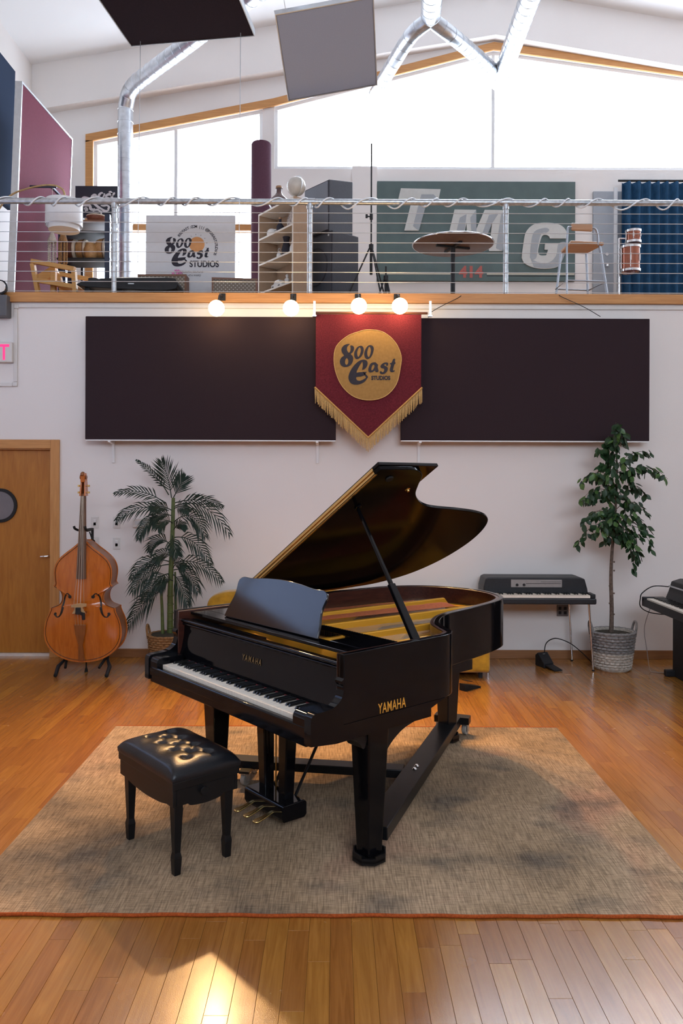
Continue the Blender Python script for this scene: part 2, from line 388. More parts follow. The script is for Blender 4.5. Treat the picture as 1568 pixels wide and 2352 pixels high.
wo5 = struct(mb.build('window_5', M['white']))
for k in range(2): MB().box(lerp(lw0, wr1, k/2)+0.03, lerp(lw0, wr1, (k+1)/2)-0.03, YF+0.06, YF+0.068, lwz+0.05, sillR-0.05).build('pane', M['glass'], wo5)
# rear wall behind the camera, with its own gable window
mb = MB(); rx0, rx1, rz0, rz1 = XM-3.5, XM+3.5, 3.8, 6.6
mb.box(XL, rx0, YB-0.2, YB, -0.1, 7.6); mb.box(rx1, XR, YB-0.2, YB, -0.1, 7.6); mb.box(rx0, rx1, YB-0.2, YB, -0.1, rz0)
mb.prism([(XL, rz1), (XR, rz1), (XR, zc(XR)), (XM, ZR), (XL, zc(XL))], YB-0.2, YB, 'y')
struct(mb.build('wall_rear', mat('rear_cloth', (0.085, 0.085, 0.095), 0.9, spec=0.1, var=0.1, scale=40)))
mb = MB()
for q in (rx0, rx0+1.75, XM, rx1-1.75, rx1): mb.box(q-0.04, q+0.04, YB-0.12, YB-0.04, rz0, rz1)
mb.box(rx0, rx1, YB-0.12, YB-0.04, rz0, rz0+0.08); mb.box(rx0, rx1, YB-0.12, YB-0.04, rz1-0.08, rz1)
wo = struct(mb.build('window_3', M['white']))
for k in range(4): MB().box(rx0+1.75*k+0.04, rx0+1.75*k+1.71, YB-0.085, YB-0.077, rz0+0.08, rz1-0.08).build('pane', M['glass'], wo)
# baseboard
mb = MB(); mb.box(px_x(137, YW), XR, YW-0.018, YW-0.001, 0, 0.085)
struct(mb.build('baseboard_back', wood('baseboard_fir', (0.24, 0.10, 0.035), (0.32, 0.14, 0.05), 0.5, axis=0, knots=True), bevel=0.003))
# the globe bulbs' own light: glow of the globe and the beam each throws into the room
BULB_E, BEAM_W, BULB_COL = 30.0, 230.0, (1.0, 0.56, 0.22)
# ------------------------------------------------------------------ rug
def rug_mat():
    m = bpy.data.materials.new('faded_rug'); m.use_nodes = True; n = m.node_tree; b = n.nodes['Principled BSDF']
    tc = n.nodes.new('ShaderNodeTexCoord')
    def noise(scale, det=5, st=(1, 1, 1), dist=0.0):
        mp = n.nodes.new('ShaderNodeMapping'); mp.inputs['Scale'].default_value = st; n.links.new(tc.outputs['Object'], mp.inputs[0])
        z = n.nodes.new('ShaderNodeTexNoise'); z.inputs['Scale'].default_value = scale; z.inputs['Detail'].default_value = det; z.inputs['Distortion'].default_value = dist
        n.links.new(mp.outputs[0], z.inputs['Vector']); return z.outputs[0]
    def ramp(src, *st):
        r = n.nodes.new('ShaderNodeValToRGB'); el = r.color_ramp.elements
        el[0].position, el[0].color = st[0][0], (*st[0][1], 1); el[1].position, el[1].color = st[-1][0], (*st[-1][1], 1)
        for p, c in st[1:-1]: q = el.new(p); q.color = (*c, 1)
        n.links.new(src, r.inputs[0]); return r.outputs[0]
    def mix(a, c, f=None, mode='MIX', v=1.0):
        x = n.nodes.new('ShaderNodeMix'); x.data_type = 'RGBA'; x.blend_type = mode
        if f is not None: n.links.new(f, x.inputs[0])
        else: x.inputs[0].default_value = v
        n.links.new(a, x.inputs[6]); n.links.new(c, x.inputs[7]); return x.outputs[2]
    base = ramp(noise(1.1, 6, dist=0.4), (0.34, (0.22, 0.165, 0.115)), (0.46, (0.40, 0.285, 0.18)), (0.56, (0.48, 0.345, 0.225)), (0.68, (0.46, 0.285, 0.195)))
    blot = ramp(noise(2.3, 5, (1, 1.5, 1)), (0.52, (0, 0, 0)), (0.70, (1, 1, 1)))
    grey = ramp(noise(14, 3), (0.35, (0.095, 0.088, 0.08)), (0.65, (0.20, 0.165, 0.13)))
    c = mix(base, grey, n.nodes.new('ShaderNodeMath').outputs[0]) if False else base
    rgb = n.nodes.new('ShaderNodeRGBToBW'); n.links.new(blot, rgb.inputs[0])
    sc = n.nodes.new('ShaderNodeMath'); sc.operation = 'MULTIPLY'; sc.inputs[1].default_value = 0.72; n.links.new(rgb.outputs[0], sc.inputs[0])
    c = mix(c, grey, sc.outputs[0])
    hatch = ramp(noise(1.0, 4, (150, 9, 1)), (0.34, (0.62, 0.60, 0.58)), (0.62, (1.10, 1.08, 1.05)))
    c = mix(c, hatch, None, 'MULTIPLY')
    hatch2 = ramp(noise(1.0, 4, (16, 170, 1)), (0.32, (0.70, 0.70, 0.70)), (0.60, (1.06, 1.06, 1.06)))
    c = mix(c, hatch2, None, 'MULTIPLY')
    n.links.new(c, b.inputs['Base Color']); b.inputs['Roughness'].default_value = 0.95; b.inputs['Specular IOR Level'].default_value = 0.1
    bp = n.nodes.new('ShaderNodeBump'); bp.inputs['Strength'].default_value = 0.35; bp.inputs['Distance'].default_value = 0.003
    h = noise(1.0, 3, (300, 300, 1)); n.links.new(h, bp.inputs['Height']); n.links.new(bp.outputs[0], b.inputs['Normal'])
    return m
rug = thing('area_rug', 'large faded tan and grey area rug under the grand piano', 'rug', (0, 4.32, 0))
hx, hy = RUG[1], (RUG[3]-RUG[2])/2
MB().box(-hx, hx, -hy, hy, 0.0005, 0.010).build('pile', rug_mat(), rug, bevel=0.003)
M['binding'] = mat('rust_binding', (0.36, 0.075, 0.018), 0.9, spec=0.1, var=0.25, scale=120)
pth = [(lerp(-hx, hx, k/80), -hy-0.004+0.0025*math.sin(k*0.9)+0.002*math.sin(k*0.31), 0.0075) for k in range(81)]
MB().tube(pth, 0.0075, 8).build('edge_binding', M['binding'], rug, smooth=60)
MB().tube([(x, hy+0.004, 0.0062) for x in (-hx, hx)], 0.006, 8).build('edge_binding', M['binding'], rug, smooth=60)

# ------------------------------------------------------------------ grand piano
PT = math.radians(-49.31)
piano = thing('grand_piano', 'black lacquered grand piano with raised lid standing on the rug', 'piano', (-0.5624, 3.8286, 0), PT)
ZRIM, ZRB = 1.009, 0.705
tre = [(0.747, 0.142), (0.747, 0.45), (0.747, 0.78)]
curve = spline([(0.747, 0.72), (0.743, 0.82), (0.70, 0.905), (0.60, 0.965), (0.51, 1.025), (0.43, 1.12), (0.37, 1.23), (0.335, 1.36), (0.30, 1.60), (0.245, 1.86), (0.16, 2.03), (0.0, 2.135), (-0.2, 2.17), (-0.42, 2.12), (-0.60, 1.98), (-0.705, 1.75), (-0.742, 1.45), (-0.747, 1.2)], 6)
outer = [(0.747, 0.142), (0.747, 0.43)]+curve+[(-0.747, 0.7), (-0.747, 0.142)]
def inset(poly, d):
    out = []
    for i, p in enumerate(poly):
        a_ = Vector(poly[max(i-1, 0)]); b_ = Vector(poly[min(i+1, len(poly)-1)])
        t = (b_-a_).normalized(); nrm = Vector((-t.y, t.x)); q = Vector(p)+nrm*d; out.append((q.x, q.y))
    return out
in1 = inset(outer, 0.028); in2 = inset(outer, 0.05)
def ring(name, A, B, z0, z1, m, par=piano):
    mb = MB(); loops = []
    for p, q in zip(A, B): loops.append([(p[0], p[1], z0), (p[0], p[1], z1), (q[0], q[1], z1), (q[0], q[1], z0)])
    mb.loft(loops, True, True)
    return mb.build(name, m, par, smooth=35, bevel=0.003)
ring('rim', outer, in1, ZRB, ZRIM, M['lacquer'])
ring('inner_rim', in1, in2, ZRB+0.02, ZRIM-0.003, M['mahog'])
# arms with the scroll profile
prof = [(0.142, 1.009), (0.142, 0.905), (0.130, 0.895), (0.130, 0.885)]+spline([(0.138, 0.875), (0.140, 0.85), (0.125, 0.815), (0.085, 0.79), (0.03, 0.783)], 5)+spline([(0.0, 0.783), (-0.028, 0.778), (-0.040, 0.760)], 4)+[(-0.040, 0.648), (0.10, 0.632), (0.70, 0.632), (0.70, 0.672)]+spline([(0.71, 0.675), (0.75, 0.688), (0.80, 0.704)], 4)+[(0.80, 0.7045), (0.1425, 0.7045), (0.1425, 1.009)]
for s in (-1, 1):
    MB().prism(prof, s*0.747, s*0.702, 'x').build('arm', M['lacquer'], piano, smooth=35, bevel=0.003)
    kb = [(-0.034, 0.69), (-0.034, 0.752)]+spline([(-0.034, 0.752), (-0.026, 0.768), (-0.005, 0.774), (0.06, 0.774)], 4)+[(0.13, 0.774), (0.13, 0.69)]
    MB().prism(kb, s*0.614, s*0.7015, 'x').build('key_block', M['lacquer'], piano, smooth=35, bevel=0.002)
MB().box(-0.701, 0.701, -0.030, 0.70, 0.633, 0.688).build('key_bed', M['lacquer'], piano, bevel=0.004)
MB().prism([(-0.036, 0.672), (-0.036, 0.716), (-0.030, 0.722), (-0.010, 0.722), (-0.006, 0.716), (-0.006, 0.689), (-0.03, 0.689), (-0.03, 0.672)], -0.7015, 0.7015, 'x').build('key_slip', M['lacquer'], piano, smooth=30, bevel=0.002)
MB().box(-0.62, 0.30, 0.72, 1.55, 0.64, 0.70).build('bottom_frame', M['satin'], piano)
# keyboard
kbd = MB().box(-0.6135, 0.6135, -0.004, 0.15, 0.6895, 0.712).build('keyboard', M['black'], piano)
KW = 1.225/52
wk = MB().box(0.0004, KW-0.0004, 0.0, 0.15, 0.7122, 0.738).build('white_key', M['ivory'], kbd, bevel=0.0012)
wk.location = (-0.6125, 0, 0)
for i in range(1, 52): inst(wk, kbd, (-0.6125+i*KW, 0, 0))
bm_ = MB(); bm_.hull2([(-0.0055, 0.052, 0.7382), (0.0055, 0.052, 0.7382), (0.0055, 0.149, 0.7382), (-0.0055, 0.149, 0.7382)],
                      [(-0.0044, 0.060, 0.7505), (0.0044, 0.060, 0.7505), (0.0044, 0.149, 0.7505), (-0.0044, 0.149, 0.7505)])
bk = None
for i in range(51):
    if i % 7 in (0, 2, 3, 5, 6):     # starts on A: black after A, C, D, F, G
        xx = -0.6125+(i+1)*KW
        if bk is None: bk = bm_.build('black_key', M['ebony'], kbd, bevel=0.001); bk.location = (xx, 0, 0)
        else: inst(bk, kbd, (xx, 0, 0))
MB().box(-0.6125, 0.6125, 0.146, 0.151, 0.7385, 0.744).build('key_felt', mat('maroon_felt', (0.12, 0.01, 0.015), 0.95, var=0.2), kbd)
# fallboard and the rail above it
fb = [(0.153, 0.745), (0.153, 0.76), (0.166, 0.80), (0.178, 0.86), (0.184, 0.925), (0.200, 0.925), (0.196, 0.86), (0.184, 0.80), (0.172, 0.745)]
fall = MB().prism(fb, -0.7005, 0.7005, 'x').build('fallboard', M['lacquer'], piano, smooth=30)
MB().tube([(-0.70, 0.178, 0.932), (0.70, 0.178, 0.932)], 0.008, 10).build('fallboard_moulding', M['lacquer'], piano, smooth=60)
MB().tube([(-0.70, 0.170, 0.952), (0.70, 0.170, 0.952)], 0.010, 10).build('fallboard_moulding', M['lacquer'], piano, smooth=60)
MB().box(-0.70, 0.70, 0.176, 0.20, 0.936, 0.962).build('name_rail', M['lacquer'], piano)
MB().box(-0.69, 0.02, 0.2005, 0.25, 0.93, 0.955).build('action_rail', M['satin'], piano)
# music shelf
mb = MB(); mb.box(-0.697, 0.697, 0.222, 0.318, 0.982, 0.998)
shelf = mb.build('music_shelf', M['lacquer'], piano, bevel=0.003)
MB().box(-0.697, -0.44, 0.318, 0.55, 0.982, 0.998).build('shelf_wing', M['lacquer'], piano, bevel=0.003)
MB().box(0.44, 0.697, 0.318, 0.55, 0.982, 0.998).build('shelf_wing', M['lacquer'], piano, bevel=0.003)
MB().box(-0.44, 0.44, 0.50, 0.55, 0.982, 0.996).build('shelf_rail', M['lacquer'], piano, bevel=0.003)
# music desk, tilted back
top = spline([(-0.374, 0.195), (-0.368, 0.220), (-0.335, 0.236), (-0.26, 0.236), (-0.13, 0.250), (0.0, 0.255), (0.13, 0.250), (0.26, 0.236), (0.335, 0.236), (0.368, 0.220), (0.374, 0.195)], 5)
desk_poly = [(-0.395, 0.0)]+spline([(-0.395, 0.0), (-0.385, 0.06), (-0.366, 0.13), (-0.374, 0.195)], 5)[1:-1]+top+spline([(0.374, 0.195), (0.366, 0.13), (0.385, 0.06), (0.395, 0.0)], 5)[1:]
tilt = math.radians(23)
desk_poly = [(x*1.04-0.016, z) for x, z in desk_poly]
MB().prism(desk_poly, -0.007, 0.007, 'y').build('music_desk', mat('desk_lacquer', (0.012, 0.012, 0.015), 0.10, spec=0.6, var=0.1), piano, loc=(0, 0.285, 1.0), rot=(-tilt, 0, 0), smooth=25, bevel=0.003)
for s in (-1, 1): MB().cyl((s*0.25, 0.29, 0.998), (s*0.22, 0.43, 1.13), 0.006).build('desk_support', M['brass'], piano)
# soundboard, plate, strings
inn = [p for p in in2 if True]
poly = [(p[0], max(p[1], 0.21)) for p in in2]
MB().prism(poly, 0.845, 0.86, 'z').build('soundboard', M['spruce'], piano)
pin = [(p[0], max(p[1], 0.22)) for p in inset(outer, 0.055)]
band = inset(outer, 0.17); band = [(p[0], max(p[1], 0.56)) for p in band]
plate = ring('iron_plate', pin, band, 0.885, 0.900, M['gold'])
MB().box(-0.69, 0.69, 0.22, 0.56, 0.884, 0.899).build('pin_block_plate', M['gold'], piano)
# raised flanges on the plate, as long bars running towards the tail
def bar(x0, y0, x1, y1, w, h, r=True):
    d = Vector((x1-x0, y1-y0)); L = d.length; ang = math.atan2(d.y, d.x)
    A = [(0, -w/2, 0.9), (L, -w/2*0.7, 0.9), (L, w/2*0.7, 0.9), (0, w/2, 0.9)]
    B = [(0, -w/3, 0.9+h), (L*0.97, -w/4, 0.9+h), (L*0.97, w/4, 0.9+h), (0, w/3, 0.9+h)]
    MB().hull2(A, B).build('plate_strut', M['gold'], piano, loc=(x0, y0, 0), rot=(0, 0, ang), bevel=0.006)
bar(-0.42, 0.46, -0.30, 2.02, 0.045, 0.055); bar(-0.10, 0.46, 0.05, 1.95, 0.045, 0.055); bar(0.20, 0.46, 0.28, 1.45, 0.045, 0.05); bar(0.46, 0.46, 0.50, 1.00, 0.045, 0.05)
# stepped flange plates beside the struts
for x0, x1, y1 in ((-0.36, -0.14, 0.98), (-0.06, 0.16, 0.92), (0.24, 0.43, 0.80), (0.50, 0.66, 0.68)):
    ed = [(x0, 0.56), (x1, 0.56)]+spline([(x1, y1-0.10), (x1-0.05, y1), (x0+0.10, y1+0.10), (x0, y1+0.26)], 5)
    MB().prism(ed, 0.900, 0.915, 'z').build('plate_flange', M['gold'], piano, bevel=0.004)
# felt and hitch pins at the far curve
for (xa, ya, xb, yb, w) in ((-0.02, 1.94, 0.16, 1.66, 0.10), (0.16, 1.50, 0.30, 1.20, 0.08)):
    d = Vector((xb-xa, yb-ya)); ang = math.atan2(d.y, d.x)
    MB().box(0, d.length, -w/2, w/2, 0.861, 0.868).build('hitch_felt', M['redfelt'], piano, loc=(xa, ya, 0), rot=(0, 0, ang))
mb = MB(); mc = MB(); rs = random.Random(2)
for i in range(64):     # plain steel strings
    x0 = -0.30+i*0.0150; ye = 1.93-max(0, (x0+0.30))*1.12
    mb.cyl((x0, 0.50, 0.922), (x0*0.92+0.03, ye, 0.912), 0.0007, 4)
for i in range(26):     # overspun bass strings crossing above
    x0 = -0.66+i*0.0135
    mc.cyl((x0, 0.50, 0.936), (x0+0.20, 1.95-abs(x0+0.45)*0.5, 0.928), 0.0016, 5)
o = mb.build('strings', M['string'], piano); o['kind'] = 'stuff'
o = mc.build('bass_strings', M['copper'], piano); o['kind'] = 'stuff'
MB().prism([(-0.62, 1.25), (-0.20, 1.72), (-0.04, 1.86), (-0.02, 1.92), (-0.25, 2.02), (-0.5, 1.9), (-0.66, 1.6)], 0.861, 0.872, 'z').build('hitch_felt', M['redfelt'], piano)
dm = MB().box(-0.0055, 0.0055, 0.0, 0.10, 0.925, 0.955).build('damper', M['satin'], piano, loc=(-0.64, 0.60, 0))
for i in range(1, 60):
    xx = -0.64+i*0.0195; inst(dm, piano, (xx, 0.60-0.0*i, 0))
# lid
AL = math.radians(32.2); HZ = 1.016
main = [(0.757, 0.57)]+[p for p in inset(outer, -0.012) if p[1] > 0.57]+[(-0.757, 0.57)]
hinge_loc = (-0.747, 0, HZ)
def tolid(poly): return [(p[0]+0.747, p[1]) for p in poly]
M['lidlac'] = mat('lid_lacquer', (0.004, 0.004, 0.005), 0.12, spec=0.05, var=0.1, scale=3)
lidm = MB().prism(tolid(main), 0.0, 0.020, 'z').build('lid', M['lidlac'], piano, loc=hinge_loc, rot=(0, -AL, 0), smooth=35, bevel=0.003)
flap = [(0.757, 0.575), (0.757, 1.01), (-0.757, 1.01), (-0.757, 0.575)]
MB().prism(tolid(flap), 0.026, 0.046, 'z').build('lid_flap', M['lacquer'], piano, loc=hinge_loc, rot=(0, -AL, 0), bevel=0.004)
mb = MB(); mb.box(0.06, 1.46, 0.565, 0.5695, 0.002, 0.034); mb.box(0.06, 1.46, 0.5695, 0.583, -0.0025, -0.0005)
mb.tube([(0.06, 0.563, 0.018), (1.46, 0.563, 0.018)], 0.004, 8)
hg = mb.build('lid_hinge', M['brass'], lidm)
scr = MB().lathe([(0.0001, -0.0015), (0.004, -0.0012), (0.004, 0)], 8).build('screw', mat('dark_brass', (0.12, 0.07, 0.02), 0.4, 0.8, var=0.1), lidm)
scr.location = (0.10, 0.577, -0.0025)
for k in range(1, 14): inst(scr, lidm, (0.10+k*0.102, 0.577, -0.0025))
pad = MB().lathe([(0.0001, -0.008), (0.020, -0.008), (0.023, 0), (0.0001, 0)], 16).build('bumper', M['rubber'], lidm, smooth=40)
pad.location = (1.42, 0.70, 0)
MB().lathe([(0.0001, -0.012), (0.008, -0.012), (0.009, -0.004), (0.016, 0), (0.0001, 0)], 12, Matrix.Translation((1.31, 0.93, 0))).build('latch', M['brass'], lidm, smooth=40)
MB().prism([(1.12, 0.69), (1.15, 0.68), (1.165, 0.70), (1.15, 0.72), (1.12, 0.71)], -0.010, 0, 'z').build('prop_socket', M['lacquer'], lidm, bevel=0.004)
# lid prop, from the treble rim to the socket
sl, vl = 1.14, 0.70
ptop = Vector((-0.747+sl*math.cos(AL), vl, HZ+sl*math.sin(AL)-0.01)); pbot = Vector((0.700, 0.64, ZRIM-0.01))
dv_ = (ptop-pbot)
mid = pbot+dv_*0.40
pr = Matrix.Translation((0, 0, 0))
def strut(p, q, w0, w1, t, name):
    z = (q-p).normalized(); x = z.cross(Vector((0, 1, 0))).normalized(); y = z.cross(x)
    L0 = [tuple(p+y*w0*a+x*t*b) for a, b in ((-1, -1), (1, -1), (1, 1), (-1, 1))]; L1 = [tuple(q+y*w1*a+x*t*b) for a, b in ((-1, -1), (1, -1), (1, 1), (-1, 1))]
    return MB().hull2(L0, L1).build(name, M['lacquer'], piano, bevel=0.003)
strut(pbot, mid, 0.024, 0.019, 0.011, 'lid_prop'); strut(mid, ptop, 0.011, 0.007, 0.008, 'lid_prop')
# legs
LEG = ((0.658, 0.379), (-0.658, 0.379), (-0.20, 1.90))
def leg_mesh(z0, z1, a0, a1):
    sq = lambda a, z: [(-a, -a, z), (a, -a, z), (a, a, z), (-a, a, z)]
    return MB().loft([sq(a0, z0), sq(lerp(a0, a1, 0.93), lerp(z0, z1, 0.93)), sq(a1*1.0, z1)])
for i, (lx, ly) in enumerate(LEG):
    o = leg_mesh(0.045, 0.632 if i < 2 else 0.64, 0.042, 0.064).build('leg', M['lacquer'] if i < 2 else M['satin'], piano, loc=(lx, ly, 0), bevel=0.006)
for s in (-1, 1):
    # spandrel bracket either side of the front legs
    for d, ln in ((1, 0.20), (-1, 0.10)):
        a_ = [(0.379+d*0.062, 0.6315), (0.379+d*(0.062+ln), 0.6315)]+spline([(0.379+d*(0.062+ln), 0.618), (0.379+d*(0.062+ln*0.55), 0.595), (0.379+d*(0.062+ln*0.2), 0.555), (0.379+d*0.060, 0.515 if d > 0 else 0.60)], 5)
        MB().prism(a_, s*0.658-0.05, s*0.658+0.05, 'x').build('leg_bracket', M['satin'], piano, smooth=40)
# pedal lyre
ly = MB(); LV = 0.33
for s in (-1, 1): MB().loft([[(s*0.085-0.028, LV-0.03, 0.13), (s*0.085+0.028, LV-0.03, 0.13), (s*0.085+0.028, LV+0.03, 0.13), (s*0.085-0.028, LV+0.03, 0.13)],
    [(s*0.105-0.038, LV-0.036, 0.633), (s*0.105+0.038, LV-0.036, 0.633), (s*0.105+0.038, LV+0.036, 0.633), (s*0.105-0.038, LV+0.036, 0.633)]]).build('lyre_post', M['lacquer'], piano, bevel=0.006)
box = MB().prism([(LV-0.075, 0.05), (LV-0.085, 0.07), (LV-0.085, 0.125), (LV-0.075, 0.135), (LV+0.055, 0.135), (LV+0.07, 0.12), (LV+0.07, 0.06), (LV+0.055, 0.045)], -0.17, 0.17, 'x').build('pedal_box', M['lacquer'], piano, bevel=0.005)
for k in (-1, 0, 1):
    pts = [(k*0.085, LV-0.03, 0.085), (k*0.085, LV-0.09, 0.083), (k*0.085, LV-0.14, 0.07), (k*0.085, LV-0.185, 0.064), (k*0.085, LV-0.20, 0.063)]
    loops = []
    for q, w in zip(pts, (0.010, 0.011, 0.014, 0.020, 0.012)):
        loops.append([(q[0]-w, q[1], q[2]-0.005), (q[0]+w, q[1], q[2]-0.005), (q[0]+w, q[1], q[2]+0.005), (q[0]-w, q[1], q[2]+0.005)])
    MB().loft(loops).build('pedal', M['brass'], piano, bevel=0.004, smooth=50)
for k in (-0.03, 0.0, 0.03): MB().cyl((k, LV+0.02, 0.135), (k, LV+0.02, 0.633), 0.004, 8).build('pedal_rod', M['brass'], piano)
for s in (-1, 1): MB().cyl((s*0.09, LV+0.05, 0.12), (s*0.10, 0.69, 0.635), 0.008, 8).build('lyre_brace', M['satin'], piano)
# lettering
def text_mesh(body, size=1.0, bold=0.0, shear=0.0, xs=1.0, ext=0.002, align='CENTER', space=1.0):
    c = bpy.data.curves.new('t', 'FONT'); c.body = body; c.size = size; c.offset = bold; c.shear = shear; c.extrude = ext; c.align_x = align; c.space_character = space
    o = bpy.data.objects.new('t', c); C.objects.link(o); bpy.context.view_layer.update()
    me = bpy.data.meshes.new_from_object(o); bpy.data.objects.remove(o)
    for v in me.vertices: v.co.x *= xs
    return me
def text(name, body, m, parent, loc, rot, **kw):
    me = text_mesh(body, **kw); me.materials.append(m); o = bpy.data.objects.new(name, me); C.objects.link(o)
    o.location = loc; o.rotation_euler = rot; o.parent = parent; return o
text('lettering', 'YAMAHA', M['letter_gold'], piano, (0.7475, 0.436, 0.712), (PI/2, 0, PI/2), size=0.066, bold=0.0004, xs=0.62, ext=0.0006, space=1.08)
text('lettering', 'YAMAHA', mat('dull_brass', (0.20, 0.13, 0.05), 0.4, 0.6, var=0.05), piano, (0.0, 0.1705, 0.835), (math.radians(80), 0, 0), size=0.042, bold=0.0008, xs=0.75, ext=0.0004, space=1.5)

# ------------------------------------------------------------------ piano dolly
dolly = thing('piano_dolly', 'black steel dolly frame under the grand piano legs', 'dolly', (-0.5624, 3.8286, 0), PT)
def beam(p, q, w, z0, z1):
    d = Vector((q[0]-p[0], q[1]-p[1])); ang = math.atan2(d.y, d.x)
    return MB().box(0, d.length, -w, w, z0, z1).build('beam', M['satin'], dolly, loc=(p[0], p[1], 0), rot=(0, 0, ang), bevel=0.004)
dd = (Vector(LEG[2])-Vector(LEG[0])).normalized()
beam(Vector(LEG[0])+dd*0.085, Vector(LEG[2])+dd*0.16, 0.062, 0.072, 0.135)
jn = (Vector(LEG[0])+Vector(LEG[2]))/2; d2 = (Vector(jn)-Vector(LEG[1])).normalized()
beam(Vector(LEG[1])+d2*0.085, Vector(jn)-d2*0.066, 0.050, 0.085, 0.132)
for k in (-0.025, 0.025): MB().lathe([(0.0001, 0.143), (0.009, 0.143), (0.011, 0.138), (0.014, 0.1355), (0.0001, 0.1355)], 10, Matrix.Translation((jn.x+dd.x*k, jn.y+dd.y*k, 0))).build('bolt', M['chrome'], dolly, smooth=40)
for i, (lx, ly_) in enumerate(LEG):
    oct_ = [(0.082*math.cos(PI/8+k*PI/4), 0.082*math.sin(PI/8+k*PI/4)) for k in range(8)]
    mb = MB(); mb.prism([(lx+a_, ly_+b_) for a_, b_ in oct_], 0.022, 0.042, 'z')
    for k in range(8):
        a_, b_ = oct_[k], oct_[(k+1) % 8]
        hgt = 0.062 if k % 2 else 0.05
        mb.add([(lx+a_[0], ly_+a_[1], 0.03), (lx+b_[0], ly_+b_[1], 0.03), (lx+b_[0], ly_+b_[1], hgt), (lx+a_[0], ly_+a_[1], hgt),
                (lx+a_[0]*0.9, ly_+a_[1]*0.9, 0.03), (lx+b_[0]*0.9, ly_+b_[1]*0.9, 0.03), (lx+b_[0]*0.9, ly_+b_[1]*0.9, hgt), (lx+a_[0]*0.9, ly_+a_[1]*0.9, hgt)],
               [(0, 1, 2, 3), (7, 6, 5, 4), (3, 2, 6, 7), (0, 4, 5, 1), (0, 3, 7, 4), (1, 5, 6, 2)])
    mb.build('leg_cup', M['satin'], dolly)
def caster(x, y, rz=0.3):
    e = MB().cyl((-0.014, 0, 0.0445), (0.014, 0, 0.0445), 0.034, 18).build('caster', mat('grey_wheel', (0.30, 0.28, 0.25), 0.5, var=0.1) if 'gw' not in M else M['gw'], dolly, loc=(x, y, 0), rot=(0, 0, rz), bevel=0.004, smooth=40)
    M['gw'] = e.data.materials[0]
    MB().box(-0.022, 0.022, -0.03, 0.03, 0.080, 0.086).box(-0.022, -0.018, -0.016, 0.016, 0.035, 0.082).box(0.018, 0.022, -0.016, 0.016, 0.035, 0.082).build('caster_fork', M['galv'], e)
    return e
for p, d in ((LEG[1], d2),):
    q = Vector(p)+d*0.20; pr_ = Vector((-d.y, d.x))
    for s in (-1, 1): caster(q.x+pr_.x*0.095*s, q.y+pr_.y*0.095*s)
    MB().box(-0.03, 0.03, -0.13, 0.13, 0.0865, 0.0995).build('caster_arm', M['satin'], dolly, loc=(q.x, q.y, 0), rot=(0, 0, math.atan2(d.y, d.x)))
q = Vector(LEG[2])+dd*0.17; MB().box(-0.04, 0.04, -0.12, 0.12, 0.088, 0.134).build('caster_arm', M['satin'], dolly, loc=(q.x, q.y, 0), rot=(0, 0, math.atan2(dd.y, dd.x)))
pr_ = Vector((-dd.y, dd.x))
for s in (-1, 1): caster(q.x+pr_.x*0.09*s, q.y+pr_.y*0.09*s)

# ------------------------------------------------------------------ bench
bench = thing('piano_bench', 'black tufted leather piano bench in front of the keyboard', 'bench', (-0.757, 3.70, 0.0105), PT)
BW, BD = 0.275, 0.178
mb = MB(); N, K = 44, 30
tuf = [(-0.18, -0.06), (-0.06, -0.06), (0.06, -0.06), (0.18, -0.06), (-0.18, 0.06), (-0.06, 0.06), (0.06, 0.06), (0.18, 0.06), (-0.12, 0.0), (0.0, 0.0), (0.12, 0.0)]
creases = []
for i, a_ in enumerate(tuf):
    for b_ in tuf[i+1:]:
        if 0.05 < math.dist(a_, b_) < 0.09: creases.append((a_, b_))
def segd(p, a_, b_):
    ax, ay = a_; bx, by = b_; dx, dy = bx-ax, by-ay; t = max(0, min(1, ((p[0]-ax)*dx+(p[1]-ay)*dy)/(dx*dx+dy*dy)))
    return math.hypot(p[0]-ax-t*dx, p[1]-ay-t*dy)
def cush(u, v):
    x, y = u*BW, v*BD
    e = (1-abs(u)**7)*(1-abs(v)**7)
    z = 0.445+0.052*max(e, 0)**0.5
    for q in tuf: z -= 0.020*math.exp(-(math.dist((x, y), q)/0.016)**2)
    if creases: z -= 0.007*math.exp(-(min(segd((x, y), *c) for c in creases)/0.007)**2)
    z += 0.003*math.sin(38*x+9*y)*math.cos(33*y)*e
    return (x, y, z)
vs = [cush(-1+2*i/N, -1+2*j/K) for j in range(K+1) for i in range(N+1)]
fs = [(j*(N+1)+i, j*(N+1)+i+1, (j+1)*(N+1)+i+1, (j+1)*(N+1)+i) for j in range(K) for i in range(N)]
bd = [i for i in range(N+1)]+[j*(N+1)+N for j in range(1, K+1)]+[K*(N+1)+i for i in range(N-1, -1, -1)]+[j*(N+1) for j in range(K-1, 0, -1)]
base = len(vs); vs += [(vs[i][0]*0.99, vs[i][1]*0.99, 0.425) for i in bd]
fs += [(bd[k], bd[(k+1) % len(bd)], base+(k+1) % len(bd), base+k) for k in range(len(bd))]; fs.append(tuple(range(base, base+len(bd))))
mb.add(vs, fs); mb.build('cushion', M['leather'], bench, smooth=80)
btn = None
for q in tuf:
    z = cush(q[0]/BW, q[1]/BD)[2]
    if btn is None: btn = MB().ball((0, 0, 0), 0.007, 10, 6, (1, 1, 0.5)).build('button', M['leather'], bench, smooth=60)
    else: btn = inst(btn, bench)
    btn.location = (q[0], q[1], z+0.001)
MB().box(-0.270, 0.270, -0.174, 0.174, 0.388, 0.4245).build('seat_frame', M['satin'], bench, bevel=0.003)
